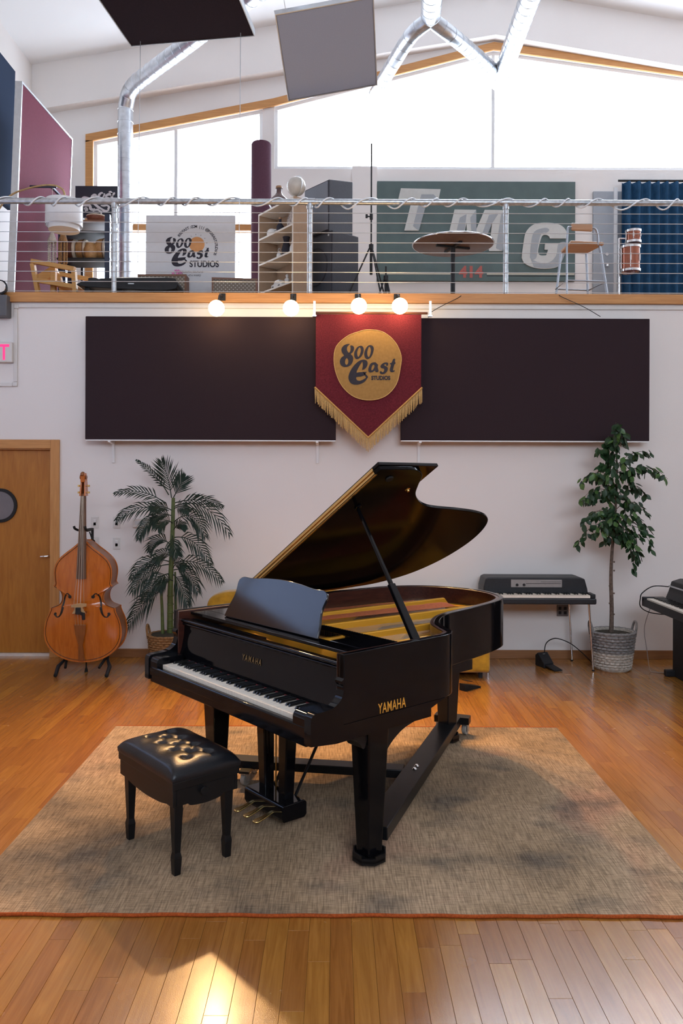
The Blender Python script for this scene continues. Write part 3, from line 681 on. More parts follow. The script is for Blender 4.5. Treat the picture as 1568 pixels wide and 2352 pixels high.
ap = lambda L: [(-L, 0.385), (L, 0.385), (L, 0.315)]+spline([(L-0.06, 0.315), (L*0.5, 0.303), (0, 0.296), (-L*0.5, 0.303), (-L+0.06, 0.315)], 4)+[(-L, 0.315)]
for s in (-1, 1):
    MB().prism(ap(0.262), s*0.168, s*0.150, 'y').build('apron', M['satin'], bench, bevel=0.002)
    MB().prism(ap(0.149), s*0.262, s*0.244, 'x').build('apron', M['satin'], bench, bevel=0.002)
sq = lambda a, z: [(-a, -a, z), (a, -a, z), (a, a, z), (-a, a, z)]
lg = None
for sx in (-1, 1):
    for sy in (-1, 1):
        if lg is None: lg = MB().loft([sq(0.015, 0), sq(0.019, 0.075), sq(0.0175, 0.085), sq(0.0145, 0.10), sq(0.021, 0.27), sq(0.023, 0.384)]).build('leg', M['satin'], bench, bevel=0.002)
        else: lg = inst(lg, bench)
        lg.location = (sx*0.226, sy*0.131, 0)
for s in (1, -1): MB().lathe([(0.0001, 0.022), (0.018, 0.022), (0.020, 0.018), (0.018, 0.013), (0.008, 0.010), (0.007, 0.0), (0.0001, 0)], 14, Matrix.Translation((s*0.263, -0.02, 0.36)) @ Matrix.Rotation(s*PI/2, 4, 'Y')).build('height_knob', M['satin'], bench, smooth=40)
# ------------------------------------------------------------------ more materials
M['panel'] = mat('aubergine_cloth', (0.034, 0.022, 0.026), 0.9, spec=0.1, var=0.12, scale=220, bump=0.15, sheen=0.0)
M['plum'] = mat('plum_cloth', (0.17, 0.052, 0.075), 0.9, spec=0.1, var=0.10, scale=150, bump=0.1)
M['navy'] = mat('navy_cloth', (0.035, 0.05, 0.085), 0.9, spec=0.1, var=0.15, scale=150)
M['cloud_backlit'] = mat('cloud_cloth_backlit', (0.028, 0.020, 0.028), 0.9, spec=0.1, var=0.12, scale=150)  # baffle is backlit: its shade is put into this cloth colour
M['cloud_grey'] = mat('cloud_cloth_grey', (0.38, 0.41, 0.49), 0.9, spec=0.1, var=0.06, scale=150)
M['alu'] = mat('aluminium', (0.62, 0.64, 0.66), 0.4, 0.7, var=0.05, scale=20)
M['duct'] = mat('duct_steel', (0.66, 0.70, 0.75), 0.28, 0.9, var=0.12, scale=14)
M['offwhite'] = mat('off_white_plastic', (0.68, 0.65, 0.62), 0.45, var=0.02, scale=20)
M['velvet'] = mat('wine_velvet', (0.125, 0.014, 0.022), 0.8, spec=0.15, var=0.25, scale=90, sheen=0.1)
M['tan_cloth'] = mat('tan_applique', (0.36, 0.205, 0.068), 0.8, spec=0.1, var=0.08, scale=40)
M['ink'] = mat('dark_print', (0.042, 0.040, 0.052), 0.8, spec=0.1, var=0.08, scale=40)
M['fringe'] = mat('gold_fringe', (0.60, 0.38, 0.14), 0.7, var=0.2, scale=80)
M['brown'] = wood('dark_pole', (0.10, 0.035, 0.015), (0.16, 0.06, 0.025), 0.4, axis=0)

def poly_mesh(polys, ext=0.001):
    """filled flat letters with holes: every loop is a list of (x, y)"""
    c = bpy.data.curves.new('p', 'CURVE'); c.dimensions = '2D'; c.fill_mode = 'BOTH'; c.extrude = ext
    for P in polys:
        s = c.splines.new('POLY'); s.points.add(len(P)-1); s.use_cyclic_u = True
        for q, p in zip(s.points, P): q.co = (p[0], p[1], 0, 1)
    o = bpy.data.objects.new('p', c); C.objects.link(o); bpy.context.view_layer.update()
    me = bpy.data.meshes.new_from_object(o); bpy.data.objects.remove(o); return me
def poly_obj(name, polys, m, parent, loc, rot=(PI/2, 0, 0), ext=0.001):
    me = poly_mesh(polys, ext); me.materials.append(m); o = bpy.data.objects.new(name, me); C.objects.link(o)
    o.location = loc; o.rotation_euler = rot; o.parent = parent; return o
sm = lambda pts: spline(pts, 4, True)
LOGO = [
 sm([(395,472),(340,470),(270,500),(224,560),(222,620),(250,678),(275,712),(225,750),(190,812),(192,880),(232,935),(300,955),(380,935),(440,880),(468,800),(458,730),(420,682),(460,638),(485,580),(480,530),(450,503),(412,500),(405,520),(412,560),(405,620),(375,652),(347,620),(336,570),(350,515)]),
 sm([(335,768),(360,800),(365,850),(345,900),(318,908),(300,880),(298,830),(312,785)]),
 sm([(620,505),(665,520),(690,570),(680,650),(640,730),(580,780),(530,785),(495,740),(488,670),(510,600),(555,535)]),
 sm([(600,540),(625,565),(628,620),(605,700),(575,740),(555,700),(552,640),(570,580)]),
 sm([(815,492),(865,500),(898,540),(900,600),(870,700),(820,765),(770,785),(725,765),(702,710),(705,640),(730,570),(770,515)]),
 sm([(805,525),(830,550),(840,610),(825,690),(800,740),(775,720),(765,660),(775,590)]),
 sm([(652,1026),(700,1005),(748,960),(774,890),(760,828),(710,800),(640,805),(560,850),(480,930),(410,1035),(370,1150),(385,1250),(440,1310),(530,1328),(630,1310),(710,1265),(765,1195),(776,1148)])+
 spline([(740,1178),(680,1220),(610,1245),(555,1235),(530,1195),(542,1162)],3)+[(640,1155),(715,1128),(755,1056),(700,1058),(600,1066),(540,1076)]+spline([(545,1040),(580,970),(625,890),(652,848),(668,862),(670,940),(652,1024)],3)[:-1],
 sm([(870,862),(940,856),(980,895),(996,902),(986,960),(1005,1030),(988,1058),(945,1058),(925,1030),(880,1060),(820,1068),(787,1030),(796,960),(830,890)]),
 sm([(905,905),(920,925),(905,980),(870,1025),(852,1010),(860,960),(880,915)]),
 sm([(1210,882),(1185,858),(1130,860),(1075,890),(1045,935),(1062,975),(1108,985),(1125,1005),(1112,1050),(1085,1065),(1062,1042),(1036,1048),(1032,1080),(1070,1103),(1130,1095),(1185,1045),(1200,985),(1180,945),(1132,925),(1126,905),(1150,890),(1170,905),(1168,925),(1196,925)]),
 sm([(1330,776),(1356,788),(1350,838),(1365,870),(1345,893),(1334,912),(1312,1000),(1322,1030),(1346,1020),(1336,1045),(1290,1062),(1246,1040),(1246,980),(1265,908),(1240,890),(1248,872),(1280,860),(1305,800)]),
]
def logo(parent, m, loc, sx, sy, ox, oy, ext=0.0008):
    return poly_obj('lettering', [[((x-ox)*sx, -(y-oy)*sy) for x, y in P] for P in LOGO], m, parent, loc, ext=ext)

# ------------------------------------------------------------------ wall panels under the loft
PY = 7.50
def wall_panel(x0, x1, y0, y1, label):
    a_ = at(x0, y0, PY); b_ = at(x1, y1, PY)
    w, h = b_.x-a_.x, a_.z-b_.z
    t = thing('acoustic_panel', label, 'panel', (a_.x, PY, b_.z), group='acoustic panels on the wall under the loft')
    MB().box(0, w, 0, 0.055, 0.012, h).build('cloth_face', M['panel'], t, bevel=0.006)
    MB().box(0.004, w-0.004, 0.004, 0.06, 0, 0.0115).build('edge_strip', M['white'], t)
    MB().box(0.05, w-0.05, 0.0555, YW-PY-0.001, 0.10, h-0.10).build('backing', M['white'], t)
    return t, w, h
pl, pw, ph = wall_panel(196, 771, 726, 1014, 'wide aubergine acoustic panel on the wall left of the hanging banner')
pr2, pw2, ph2 = wall_panel(921, 1491, 730, 1016, 'wide aubergine acoustic panel on the wall right of the hanging banner')
for t, px in ((pl, 250), (pl, 728), (pr2, 965)):
    xx = at(px, 1016, PY).x-t.location.x
    mb = MB(); mb.prism([(0.004, 0), (YW-PY-0.002, 0), (YW-PY-0.002, -0.21), (YW-PY-0.012, -0.21), (YW-PY-0.03, -0.03), (0.004, -0.012)], xx-0.012, xx+0.012, 'x')
    mb.build('support_bracket', M['white'], t)

# ------------------------------------------------------------------ banner
BY = 7.40
bz = lambda py: at(846, py, BY).z; bx0, bx1 = at(725, 800, BY).x, at(967, 800, BY).x; bxm = (bx0+bx1)/2
ban = thing('hanging_banner', 'wine red pennant banner with gold fringe and round tan emblem', 'banner', (bxm, BY, bz(1005)))
zz = bz(1005); hw = (bx1-bx0)/2
vs = []; fs = []; NX, NZ = 16, 14
def bp_(i, j, dy):
    u = -1+2*i/NX; zb = lerp(0, bz(890)-zz, abs(u)); zt = bz(722)-zz; z = lerp(zb, zt, j/NZ)
    return (u*hw, dy+0.006*math.sin(i*0.9+j*0.2)*(1-j/NZ), z)
for dy in (0, 0.004): vs += [bp_(i, j, dy) for j in range(NZ+1) for i in range(NX+1)]
n1 = (NX+1)*(NZ+1)
for b in (0, n1): fs += [(b+j*(NX+1)+i, b+j*(NX+1)+i+1, b+(j+1)*(NX+1)+i+1, b+(j+1)*(NX+1)+i) for j in range(NZ) for i in range(NX)]
bd = [i for i in range(NX+1)]+[j*(NX+1)+NX for j in range(1, NZ+1)]+[NZ*(NX+1)+i for i in range(NX-1, -1, -1)]+[j*(NX+1) for j in range(NZ-1, 0, -1)]
fs += [(bd[k], bd[(k+1) % len(bd)], n1+bd[(k+1) % len(bd)], n1+bd[k]) for k in range(len(bd))]
MB().add(vs, fs).build('cloth', M['velvet'], ban, smooth=60)
kpx = BY/FPX
circ = sm([(790,165),(1100,215),(1350,420),(1480,700),(1470,950),(1380,1320),(1150,1570),(830,1655),(500,1590),(250,1380),(110,1100),(60,800),(110,520),(330,310),(560,215)])
s_ = kpx*170/1568; oc = at(760+790*170/1568, 740+910*170/1568, BY)
lx, lz = oc.x-bxm, oc.z-zz
poly_obj('emblem_disc', [[((x-790)*s_, -(y-910)*s_) for x, y in circ]], M['tan_cloth'], ban, (lx, -0.011, lz), ext=0.0015)
logo(ban, M['ink'], (lx, -0.0138, lz), s_, s_, 790, 910)
text('lettering', 'STUDIOS', M['ink'], ban, (lx+(1052-790)*s_, -0.0138, lz-(1222-910)*s_), (PI/2, 0, 0), size=115*s_, bold=0.0024, xs=0.86, ext=0.0008)
MB().tube([tuple(Vector(p)+Vector((0, -0.013, 0))) for p in [((x-790)*s_+lx, 0, -(y-910)*s_+lz) for x, y in circ]], 0.003, 5, closed=True).build('emblem_piping', M['fringe'], ban)
rf = random.Random(4)
for s in (-1, 1):
    mb = MB(); hh = MB()
    for k in range(62):
        u = (k+0.5)/62; x = s*hw*1.02*u; z = (bz(890)-zz)*u
        L = 0.125+rf.random()*0.02; q = (rf.random()-0.5)*0.012
        mb.tube([(x, -0.006, z), (x+q*0.4, -0.012, z-L*0.5), (x+q, -0.008+rf.random()*0.006, z-L)], [0.0042, 0.0036, 0.0028], 5)
    o = mb.build('fringe', M['fringe'], ban); o['kind'] = 'stuff'
    MB().tube([(0, -0.010, -0.002), (s*hw*1.02, -0.010, bz(890)-zz)], 0.009, 8).build('fringe_braid', mat('braid', (0.50, 0.27, 0.07), 0.6, var=0.2, scale=150), ban, smooth=60)
MB().cyl((-hw-0.02, -0.001, bz(719)-zz), (hw+0.06, -0.001, bz(719)-zz), 0.012, 10).build('rod', M['brown'], ban, smooth=60)
for px in (722, 987):
    a_ = at(px, 722, BY); lxx = a_.x-bxm; lzz = a_.z-zz
    mb = MB().box(lxx-0.010, lxx+0.010, -0.03, -0.018, lzz-0.01, lzz+0.12); mb.cyl((lxx, -0.02, lzz), (lxx, YW-BY-0.002, lzz), 0.006); mb.box(lxx-0.018, lxx+0.018, -0.024, 0.018, lzz-0.022, lzz-0.012)
    mb.build('rod_bracket', M['chrome'], ban)

# ------------------------------------------------------------------ bulbs on the loft edge
BULB = ((497, 708), (668, 708), (824, 703), (918, 703))
BWORD = ('leftmost warm globe bulb lamp under the loft edge', 'second globe bulb lamp from the left under the loft edge', 'globe bulb lamp over the left half of the banner', 'rightmost warm globe bulb lamp, over the right half of the banner')
M['bulb'] = emit('bulb_glow', (1.0, 0.70, 0.36), BULB_E)
for (px, py), lb in zip(BULB, BWORD):
    p = at(px, py, 7.25); R = 0.075
    t = thing('bulb_lamp', lb, 'lamp', (p.x, 7.25, p.z), group='globe bulbs along the loft edge')
    MB().ball((0, 0, 0), R, 20, 12).build('bulb', M['bulb'], t, smooth=60)
    MB().lathe([(0.0001, 0), (0.02, 0), (0.024, 0.02), (0.024, 0.06), (0.014, 0.075), (0.0001, 0.075)], 14, Matrix.Translation((0, 0.045, 0.035)) @ Matrix.Rotation(math.radians(-52), 4, 'X')).build('socket', M['black'], t, smooth=40)
    zt = (ZL0+0.05)-p.z
    MB().tube([(0, 0.10, 0.08), (0, 0.16, zt*0.8), (0, 0.25, zt), (0, YW-0.042-7.25, zt)], 0.007, 8).build('arm', M['black'], t, smooth=60)
    MB().box(-0.03, 0.03, YW-0.052-7.25, YW-0.0415-7.25, zt-0.035, zt+0.035).build('mounting_plate', M['black'], t, bevel=0.003)
    for nm, ty, w in (('bulb_beam', 'SPOT', BEAM_W),):
        l = bpy.data.lights.new(nm, ty); l.energy = w; l.color = BULB_COL; l.shadow_soft_size = 0.045
        lo = bpy.data.objects.new(nm, l); C.objects.link(lo); lo.parent = t
        if ty == 'SPOT':
            l.spot_size = math.radians(92); l.spot_blend = 0.9
            aim = (Vector((p.x*0.5, 4.3, 0.0))-Vector((p.x, 7.25, p.z))).normalized(); lo.location = aim*(R+0.055); lo.rotation_euler = aim.to_track_quat('-Z', 'Y').to_euler()

# ------------------------------------------------------------------ railing
rail = thing('cable_railing', 'galvanised pipe railing with steel cables along the loft edge', 'railing', (0, YW+0.03, ZL1))
ztop = at(774, 464, YW+0.03).z-ZL1
MB().cyl((XL+0.01, 0, ztop), (XR-0.01, 0, ztop), 0.029, 16).build('top_rail', M['galv'], rail, smooth=50)
for px in (262, 711, 1161, 1610):
    xx = at(px, 560, YW+0.03).x
    mb = MB().cyl((xx, 0, 0.0), (xx, 0, ztop-0.02), 0.025, 14); mb.build('post', M['galv'], rail, smooth=50)
    MB().cyl((xx-0.05, 0, ztop), (xx+0.05, 0, ztop), 0.034, 16).cyl((xx, 0, ztop-0.07), (xx, 0, ztop-0.02), 0.031, 16).build('tee_fitting', M['galv'], rail, smooth=50)
cz = [0.02+0.0978*k for k in range(9)]
cab = MB().cyl((XL+0.01, 0, 0), (XR-0.01, 0, 0), 0.0036, 6).build('cable', M['alu'], rail)
cab.location = (0, -0.027, cz[0])
for z in cz[1:]: inst(cab, rail, (0, -0.027, z))
# white cord wound round the top rail
pts = []; rc = random.Random(11); k = 0; xx = XL+0.1; ph_ = 0.0
while xx < 4.6:
    sag = 0.0
    r = 0.038+0.030*max(0, math.sin(xx*2.3+1.0))*max(0, -math.sin(ph_))*(1.0 if xx > -1.0 else 0.4)
    pts.append((xx, -r*math.cos(ph_), r*math.sin(ph_)+ztop)); ph_ += 0.27; xx += 0.0155+0.006*math.sin(xx*5)
cord = MB().tube(pts, 0.008, 6).build('rope_light', mat('white_cord', (0.80, 0.84, 0.88), 0.4, var=0.03), loc=(0, YW+0.03, ZL1), smooth=60)
tag(cord, 'white rope light cord wound around the top pipe of the railing', 'cord')

# ------------------------------------------------------------------ ducts
def duct(name, label, path, r, br=None, rings=0.16):
    o0 = Vector(path[0])
    t = thing(name, label, 'duct', path[0], group='spiral air ducts')
    def tubes(P, r, nm):
        S_ = spline([tuple(Vector(p)-o0) for p in P], 8) if len(P) > 2 else [tuple(Vector(p)-o0) for p in P]
        MB().tube(S_, r, 20).build(nm, M['duct'], t, smooth=60)
        # seam rings
        acc = 0; last = Vector(S_[0]); sr = MB()
        dense = [Vector(S_[i]).lerp(Vector(S_[i+1]), k/12) for i in range(len(S_)-1) for k in range(12)]
        for q0, q1 in zip(dense[:-1], dense[1:]):
            acc += (q1-q0).length
            if acc > rings:
                acc = 0; d = (q1-q0).normalized(); MB().tube([q1-d*0.004, q1-d*0.003, q1+d*0.003, q1+d*0.004], [r, r+0.004, r+0.004, r], 20, cap=False).build('seam', M['duct'], t, smooth=60)
    tubes(path, r, 'duct_run')
    for P, rr in (br or []): tubes(P, rr, 'branch_run')
    return t
b1 = at(288, 240, 10.2)
duct('air_duct', 'spiral duct bending down in front of the left loft window', [(b1.x, 10.2, 3.61), (b1.x, 10.2, 5.2), (b1.x, 10.2, b1.z-0.25), (b1.x+0.02, 10.17, b1.z+0.0), (b1.x+0.14, 10.02, b1.z+0.14), (b1.x+0.5, 9.62, b1.z+0.15), (b1.x+1.4, 8.6, b1.z+0.12), (b1.x+2.6, 7.1, b1.z+0.1), (b1.x+3.0, 6.6, zc(b1.x+3.0))], 0.098)
d2_ = [at(1000, -330, 6.0), at(993, -40, 7.9), at(989, 40, 8.7)]
duct('air_duct', 'spiral duct splitting into a Y below the ridge', d2_, 0.11,
     [([at(988, 45, 8.7), at(945, 80, 8.9), at(900, 150, 9.5), at(850, 235, 10.5)], 0.085), ([at(990, 45, 8.7), at(1035, 80, 8.9), at(1090, 125, 9.5), at(1165, 190, 10.5)], 0.085)])
duct('air_duct', 'straight spiral duct slanting down right of the Y duct', [at(1330, -330, 5.8), at(1215, 0, 8.4), at(1145, 190, 10.4)], 0.115)

# ------------------------------------------------------------------ panels hung under the roof
def slab(name, A, B, D, th, m, label, frame=None, cat='panel', parent_group=None, edge=0.02):
    """panel with corner A, width to B, length to D, thickness away along the normal"""
    A, B, D = Vector(A), Vector(B), Vector(D); ux = (B-A); L1 = ux.length; ux.normalize(); uy = D-A; uy -= ux*uy.dot(ux); L2 = uy.length; uy.normalize(); un = ux.cross(uy)
    t = bpy.data.objects.new(name, None); C.objects.link(t); tag(t, label, cat, parent_group)
    Mx = Matrix((ux, uy, un)).transposed().to_4x4(); Mx.translation = A; t.matrix_world = Mx
    MB().box(0, L1, 0, L2, 0, th).build('cloth_face', m, t, bevel=0.008)
    if frame:
        e = edge
        MB().box(-e, 0, -e, L2+e, -0.004, th+0.004).box(L1, L1+e, -e, L2+e, -0.004, th+0.004).box(0, L1, -e, 0, -0.004, th+0.004).box(0, L1, L2, L2+e, -0.004, th+0.004).build('frame', frame, t)
    return t, L1, L2
tb, l1, l2 = slab('ceiling_baffle', at(302, 92, 6.6), at(583, 68, 6.45), at(205, -66, 5.75), 0.05, M['cloud_backlit'], 'backlit dark acoustic baffle hanging under the roof at the top of the picture', M['alu'], edge=0.008)
for xx in (0.1, l1-0.1): MB().cyl((xx, 0.05, 0.05), (xx, 0.05+0.0, 2.0), 0.003, 6).build('hanging_wire', M['alu'], tb)
tg, l1, l2 = slab('ceiling_baffle', at(662, 222, 8.3), at(862, 186, 8.3), at(580, 36, 7.5), 0.06, M['cloud_grey'], 'pale grey acoustic baffle hanging beside the gable window', M['alu'], edge=0.01)
for xx in (0.1, l1-0.1): MB().cyl((xx, l2-0.02, 0.03), (xx, l2+1.1, 0.03), 0.003, 6).build('hanging_wire', M['alu'], tg)
# leaning panels on the left
A_ = (-3.62, 8.5, 3.605); TL = at(38, 193, 8.5); BR = (-3.56, 9.9, 3.605)
slab('leaning_panel', A_, BR, TL, 0.07, M['plum'], 'tall plum acoustic panel with metal edge standing on the loft at the left', M['alu'], edge=0.022)
TR = at(24, 165, 9.55); BRr = Vector((XL+0.09, 9.55, at(0, 480, 9.55).z))
slab('leaning_panel', BRr, (BRr.x, 7.9, BRr.z), TR, -0.06, M['navy'], 'dark navy acoustic panel tilted off the left wall above the loft', M['navy'], edge=0.01)
# ------------------------------------------------------------------ door
door = MB().box(DX0+0.012, DX1-0.012, YW+0.045, YW+0.085, 0.030, DZ-0.012)
dr = struct(door.build('door_1', M['doorw'], bevel=0.002))
pc = at(1, 1161, YW+0.045); R0 = 0.17
def ringmesh(r0, r1, y0, y1, n=40):
    L = [[(r0*math.cos(a), y0, r0*math.sin(a)), (r1*math.cos(a), y0, r1*math.sin(a)), (r1*math.cos(a), y1, r1*math.sin(a)), (r0*math.cos(a), y1, r0*math.sin(a))] for a in [2*PI*k/n for k in range(n)]]
    return MB().loft(L+[L[0]], cap=False)
ringmesh(R0-0.03, R0, -0.016, 0.0, 40).build('porthole_ring', M['black'], dr, loc=(pc.x, YW+0.044, pc.z), smooth=30)
MB().lathe([(0.0001, 0), (R0-0.03, 0), (R0-0.03, 0.006), (0.0001, 0.006)], 40, Matrix.Rotation(PI/2, 4, 'X')).build('porthole_glass', mat('dark_glass', (0.16, 0.15, 0.17), 0.05, spec=0.9, var=0.1, scale=4), dr, loc=(pc.x, YW+0.044, pc.z))
h = at(112, 1277, YW+0.0)
MB().tube([(h.x, YW+0.043, h.z), (h.x, YW-0.01, h.z), (h.x-0.005, YW-0.02, h.z), (h.x-0.075, YW-0.02, h.z-0.006)], [0.011, 0.011, 0.011, 0.009], 10).build('door_handle', M['chrome'], dr, smooth=50)
MB().box(DX0+0.01, DX1-0.01, YW+0.02, YW+0.12, 0.0, 0.0285).build('light_gap_strip', mat('light_gap_pale', (0.80, 0.76, 0.72), 0.35, 0.4, var=0.05), dr)  # pale strip standing in for the light gap under the door
# casing: jambs, head, stop
mb = MB()
cw = 0.088
mb.box(DX1+0.001, DX1+cw, YW-0.022, YW-0.001, 0, DZ+cw); mb.box(DX0-cw, DX0-0.001, YW-0.022, YW-0.001, 0, DZ+cw)
o = struct(mb.build('trim_4', M['firv'], bevel=0.002))
mb = MB().box(DX0, DX1, YW-0.022, YW-0.001, DZ+0.001, DZ+cw); struct(mb.build('trim_5', M['fir'], bevel=0.002))
mb = MB(); mb.box(DX1-0.011, DX1-0.0005, YW-0.001, YW+0.139, 0, DZ); mb.box(DX0+0.0005, DX0+0.011, YW-0.001, YW+0.139, 0, DZ); mb.box(DX0+0.011, DX1-0.011, YW-0.001, YW+0.139, DZ-0.011, DZ-0.0005)
struct(mb.build('trim_6', M['firv']))
struct(MB().box(DX0-0.1, DX1+0.1, YW+0.16, YW+0.20, 0, DZ+0.2).build('wall_hall', M['wall']))

# ------------------------------------------------------------------ wall fittings
def plate(px, py, label):
    p = at(px, py, YW); t = thing('light_switch', label, 'switch', (p.x, YW, p.z), group='light switches beside the double bass')
    MB().box(-0.036, 0.036, -0.006, -0.0005, -0.058, 0.058).build('cover_plate', M['offwhite'], t, bevel=0.003)
    MB().box(-0.017, 0.017, -0.0095, -0.0062, -0.034, 0.034).build('switch_frame', M['offwhite'], t, bevel=0.001)
    MB().prism([(-0.0097, -0.028), (-0.0097, 0.0), (-0.016, 0.024), (-0.0097, 0.028)], -0.012, 0.012, 'x').build('rocker', M['white'], t)
plate(218, 1200, 'white wall switch, upper one nearest the bass neck'); plate(268, 1200, 'white wall switch, upper one nearest the palm'); plate(219, 1247, 'white wall switch, lower one behind the bass shoulder'); plate(268, 1248, 'white wall switch, lower one nearest the palm')
p = at(322, 1201, YW); t = thing('wall_control', 'white wall control box behind the palm fronds', 'control', (p.x, YW, p.z))
MB().box(-0.07, 0.07, -0.03, -0.0005, -0.045, 0.045).build('housing', M['offwhite'], t, bevel=0.006); MB().box(-0.045, 0.045, -0.032, -0.0305, -0.015, 0.02).build('display', M['alu'], t)
p = at(1291, 1402, YW); t = thing('outlet_cover', 'dark square outlet cover on the wall behind the electric piano legs', 'outlet', (p.x, YW, p.z))
MB().box(-0.057, 0.057, -0.008, -0.0005, -0.057, 0.057).build('cover', mat('outlet_grey', (0.16, 0.14, 0.14), 0.5, var=0.05), t, bevel=0.004)
for s in (-1, 1):
    for k in (-1, 1): MB().box(s*0.026-0.014, s*0.026+0.014, -0.010, -0.0081, k*0.022-0.015, k*0.022+0.015).build('socket', M['black'], t, bevel=0.002)
# surface raceway under the loft edge
race = thing('wire_raceway', 'white surface wire raceway running under the loft edge and down by the exit sign', 'raceway', (0, YW, 3.4))
rw_ = 0.018
zA = at(38, 703, YW).z; xA = at(37, 760, YW).x; zB = at(38, 884, YW).z
def seg(x0, x1, z0, z1): return MB().box(x0, x1, -0.018, -0.0005, z0-3.4, z1-3.4).build('raceway_run', M['offwhite'], race, bevel=0.004)
seg(xA+0.03, XR-0.05, zA-rw_, zA+rw_); seg(xA-rw_, xA+rw_, zB+0.03, zA-0.03); seg(XL+0.02, xA-0.03, zB-rw_, zB+rw_)
for (x, z, sx, sz) in ((xA, zA, 1, -1), (xA, zB, -1, 1)):
    MB().prism([(x-rw_ if sx > 0 else x-0.03, z-rw_-3.4 if sz > 0 else z-0.03-3.4), (x+0.03 if sx > 0 else x+rw_, z-rw_-3.4 if sz > 0 else z-0.03-3.4), (x+0.03 if sx > 0 else x+rw_, z+0.03-3.4 if sz > 0 else z+rw_-3.4), (x-rw_ if sx > 0 else x-0.03, z+0.03-3.4 if sz > 0 else z+rw_-3.4)], -0.02, -0.0005, 'y').build('elbow', M['offwhite'], race, bevel=0.008)
# exit sign and emergency light at the left edge
p = at(26, 808, 7.60); t = thing('exit_sign', 'white exit sign with red letters on the wall above the door', 'sign', (p.x, YW, p.z))
MB().box(-0.31, 0, -0.06, -0.0005, -0.10, 0.10).build('housing', M['offwhite'], t, bevel=0.008)
text('lettering', 'EXIT', emit('exit_red', (1.0, 0.03, 0.16), 1.1), t, (-0.205, -0.0612, -0.075), (PI/2, 0, 0), size=0.215, bold=0.003, xs=0.80, ext=0.0008, space=1.02)
p = at(15, 700, 7.55); t = thing('emergency_light', 'grey twin-head emergency light on the wall at the left edge', 'light', (p.x, YW, p.z))
MB().box(-0.30, 0, -0.12, -0.0005, -0.11, 0.10).build('housing', mat('grey_box', (0.10, 0.10, 0.11), 0.5, var=0.05), t, bevel=0.008)
for xx in (-0.065, -0.24):
    hd = MB().lathe([(0.0001, 0.0), (0.045, 0.0), (0.066, 0.05), (0.070, 0.075), (0.0001, 0.075)], 20, Matrix.Translation((xx, -0.04, 0.175)) @ Matrix.Rotation(PI/2, 4, 'X')).build('lamp_head', M['black'], t, smooth=40)
    MB().lathe([(0.0001, 0.0), (0.060, 0.0), (0.056, 0.012), (0.0001, 0.016)], 20, Matrix.Translation((xx, -0.1155, 0.175)) @ Matrix.Rotation(PI/2, 4, 'X')).build('lens', M['chrome'], hd, smooth=40)
    MB().cyl((xx, -0.06, 0.10), (xx, -0.06, 0.125), 0.012).build('swivel', M['black'], t)
# loose cables on the edge board
for pts, lb in (([(1378, 727, 7.44), (1340, 705, 7.58), (1290, 682, 7.60), (1283, 676, 7.66)], 'thin cable hanging from the loft onto the right wall panel'),
                ([(985, 720, 7.44), (1010, 705, 7.58), (1050, 685, 7.60), (1062, 676, 7.66)], 'thin cable running from the loft to the banner bracket')):
    P = [at(*q) for q in pts]; o = MB().tube(spline([tuple(q) for q in P], 5), 0.0035, 6).build('cable', M['black']); tag(o, lb, 'cable')

# ------------------------------------------------------------------ double bass on its stand
BYY = 7.08; kx = BYY/FPX
bass = thing('double_bass', 'amber varnished double bass standing against the wall beside the door', 'double bass', (at(198.5, 1400, BYY).x, BYY, 0))
bzf = lambda py: CAMZ+0.010-(py-2.0-CY)*kx
half = [(1247, 8), (1253, 13), (1263, 25), (1275, 41), (1288, 55), (1303, 63.5), (1320, 66), (1336, 64), (1344, 63.5), (1349, 67.5)]
half2 = [(1353, 60), (1360, 52), (1370, 48), (1382, 48.5), (1391, 54), (1396, 64), (1399, 74)]
half3 = [(1404, 74), (1412, 77), (1428, 84), (1447, 88), (1465, 87.5), (1482, 82), (1497, 71), (1509, 55), (1517, 36), (1521, 16), (1522, 0)]
def side(pts, n): return spline([(p[1]*kx, bzf(p[0])) for p in pts], n)
R_ = side(half, 3)+side(half2, 3)+side(half3, 3)
OUT = R_+[(-x, z) for x, z in reversed(R_[:-1])]
M['varnish'] = wood('amber_varnish', (0.42, 0.10, 0.008), (0.56, 0.155, 0.016), 0.18, axis=2, coat=0.5, rings=9)
M['varnish_d'] = wood('amber_dark', (0.18, 0.055, 0.012), (0.26, 0.085, 0.02), 0.3, axis=2, coat=0.3)
zc0 = sum(p[1] for p in OUT)/len(OUT)
def plate_mesh(y0, dome, sgn):
    mb = MB(); loops = []
    for s, d in ((1.0, 0), (0.985, 0.002), (0.95, 0.002), (0.88, 0.10), (0.75, 0.40), (0.6, 0.66), (0.45, 0.83), (0.3, 0.94), (0.15, 0.99), (0.02, 1.0)):
        loops.append([(x*s, y0-sgn*dome*d, lerp(zc0, z, s)) for x, z in OUT])
    return mb.loft(loops, True, True)
fy, by = -0.10, 0.09
pm = plate_mesh(fy, 0.045, 1); pm.build('belly', M['varnish'], bass, smooth=50)
pm = plate_mesh(by, 0.03, -1); pm.build('back', M['varnish'], bass, smooth=50)
mb = MB(); inn_ = [(x*0.975, lerp(zc0, z, 0.985)) for x, z in OUT]
mb.loft([[(x, fy, z) for x, z in inn_], [(x, by, z) for x, z in inn_]], cap=False); mb.build('ribs', M['varnish_d'], bass, smooth=50)
MB().tube([(x*0.955, fy-0.0035, lerp(zc0, z, 0.962)) for x, z in OUT], 0.0022, 5, closed=True).build('purfling', M['ebony'], bass)
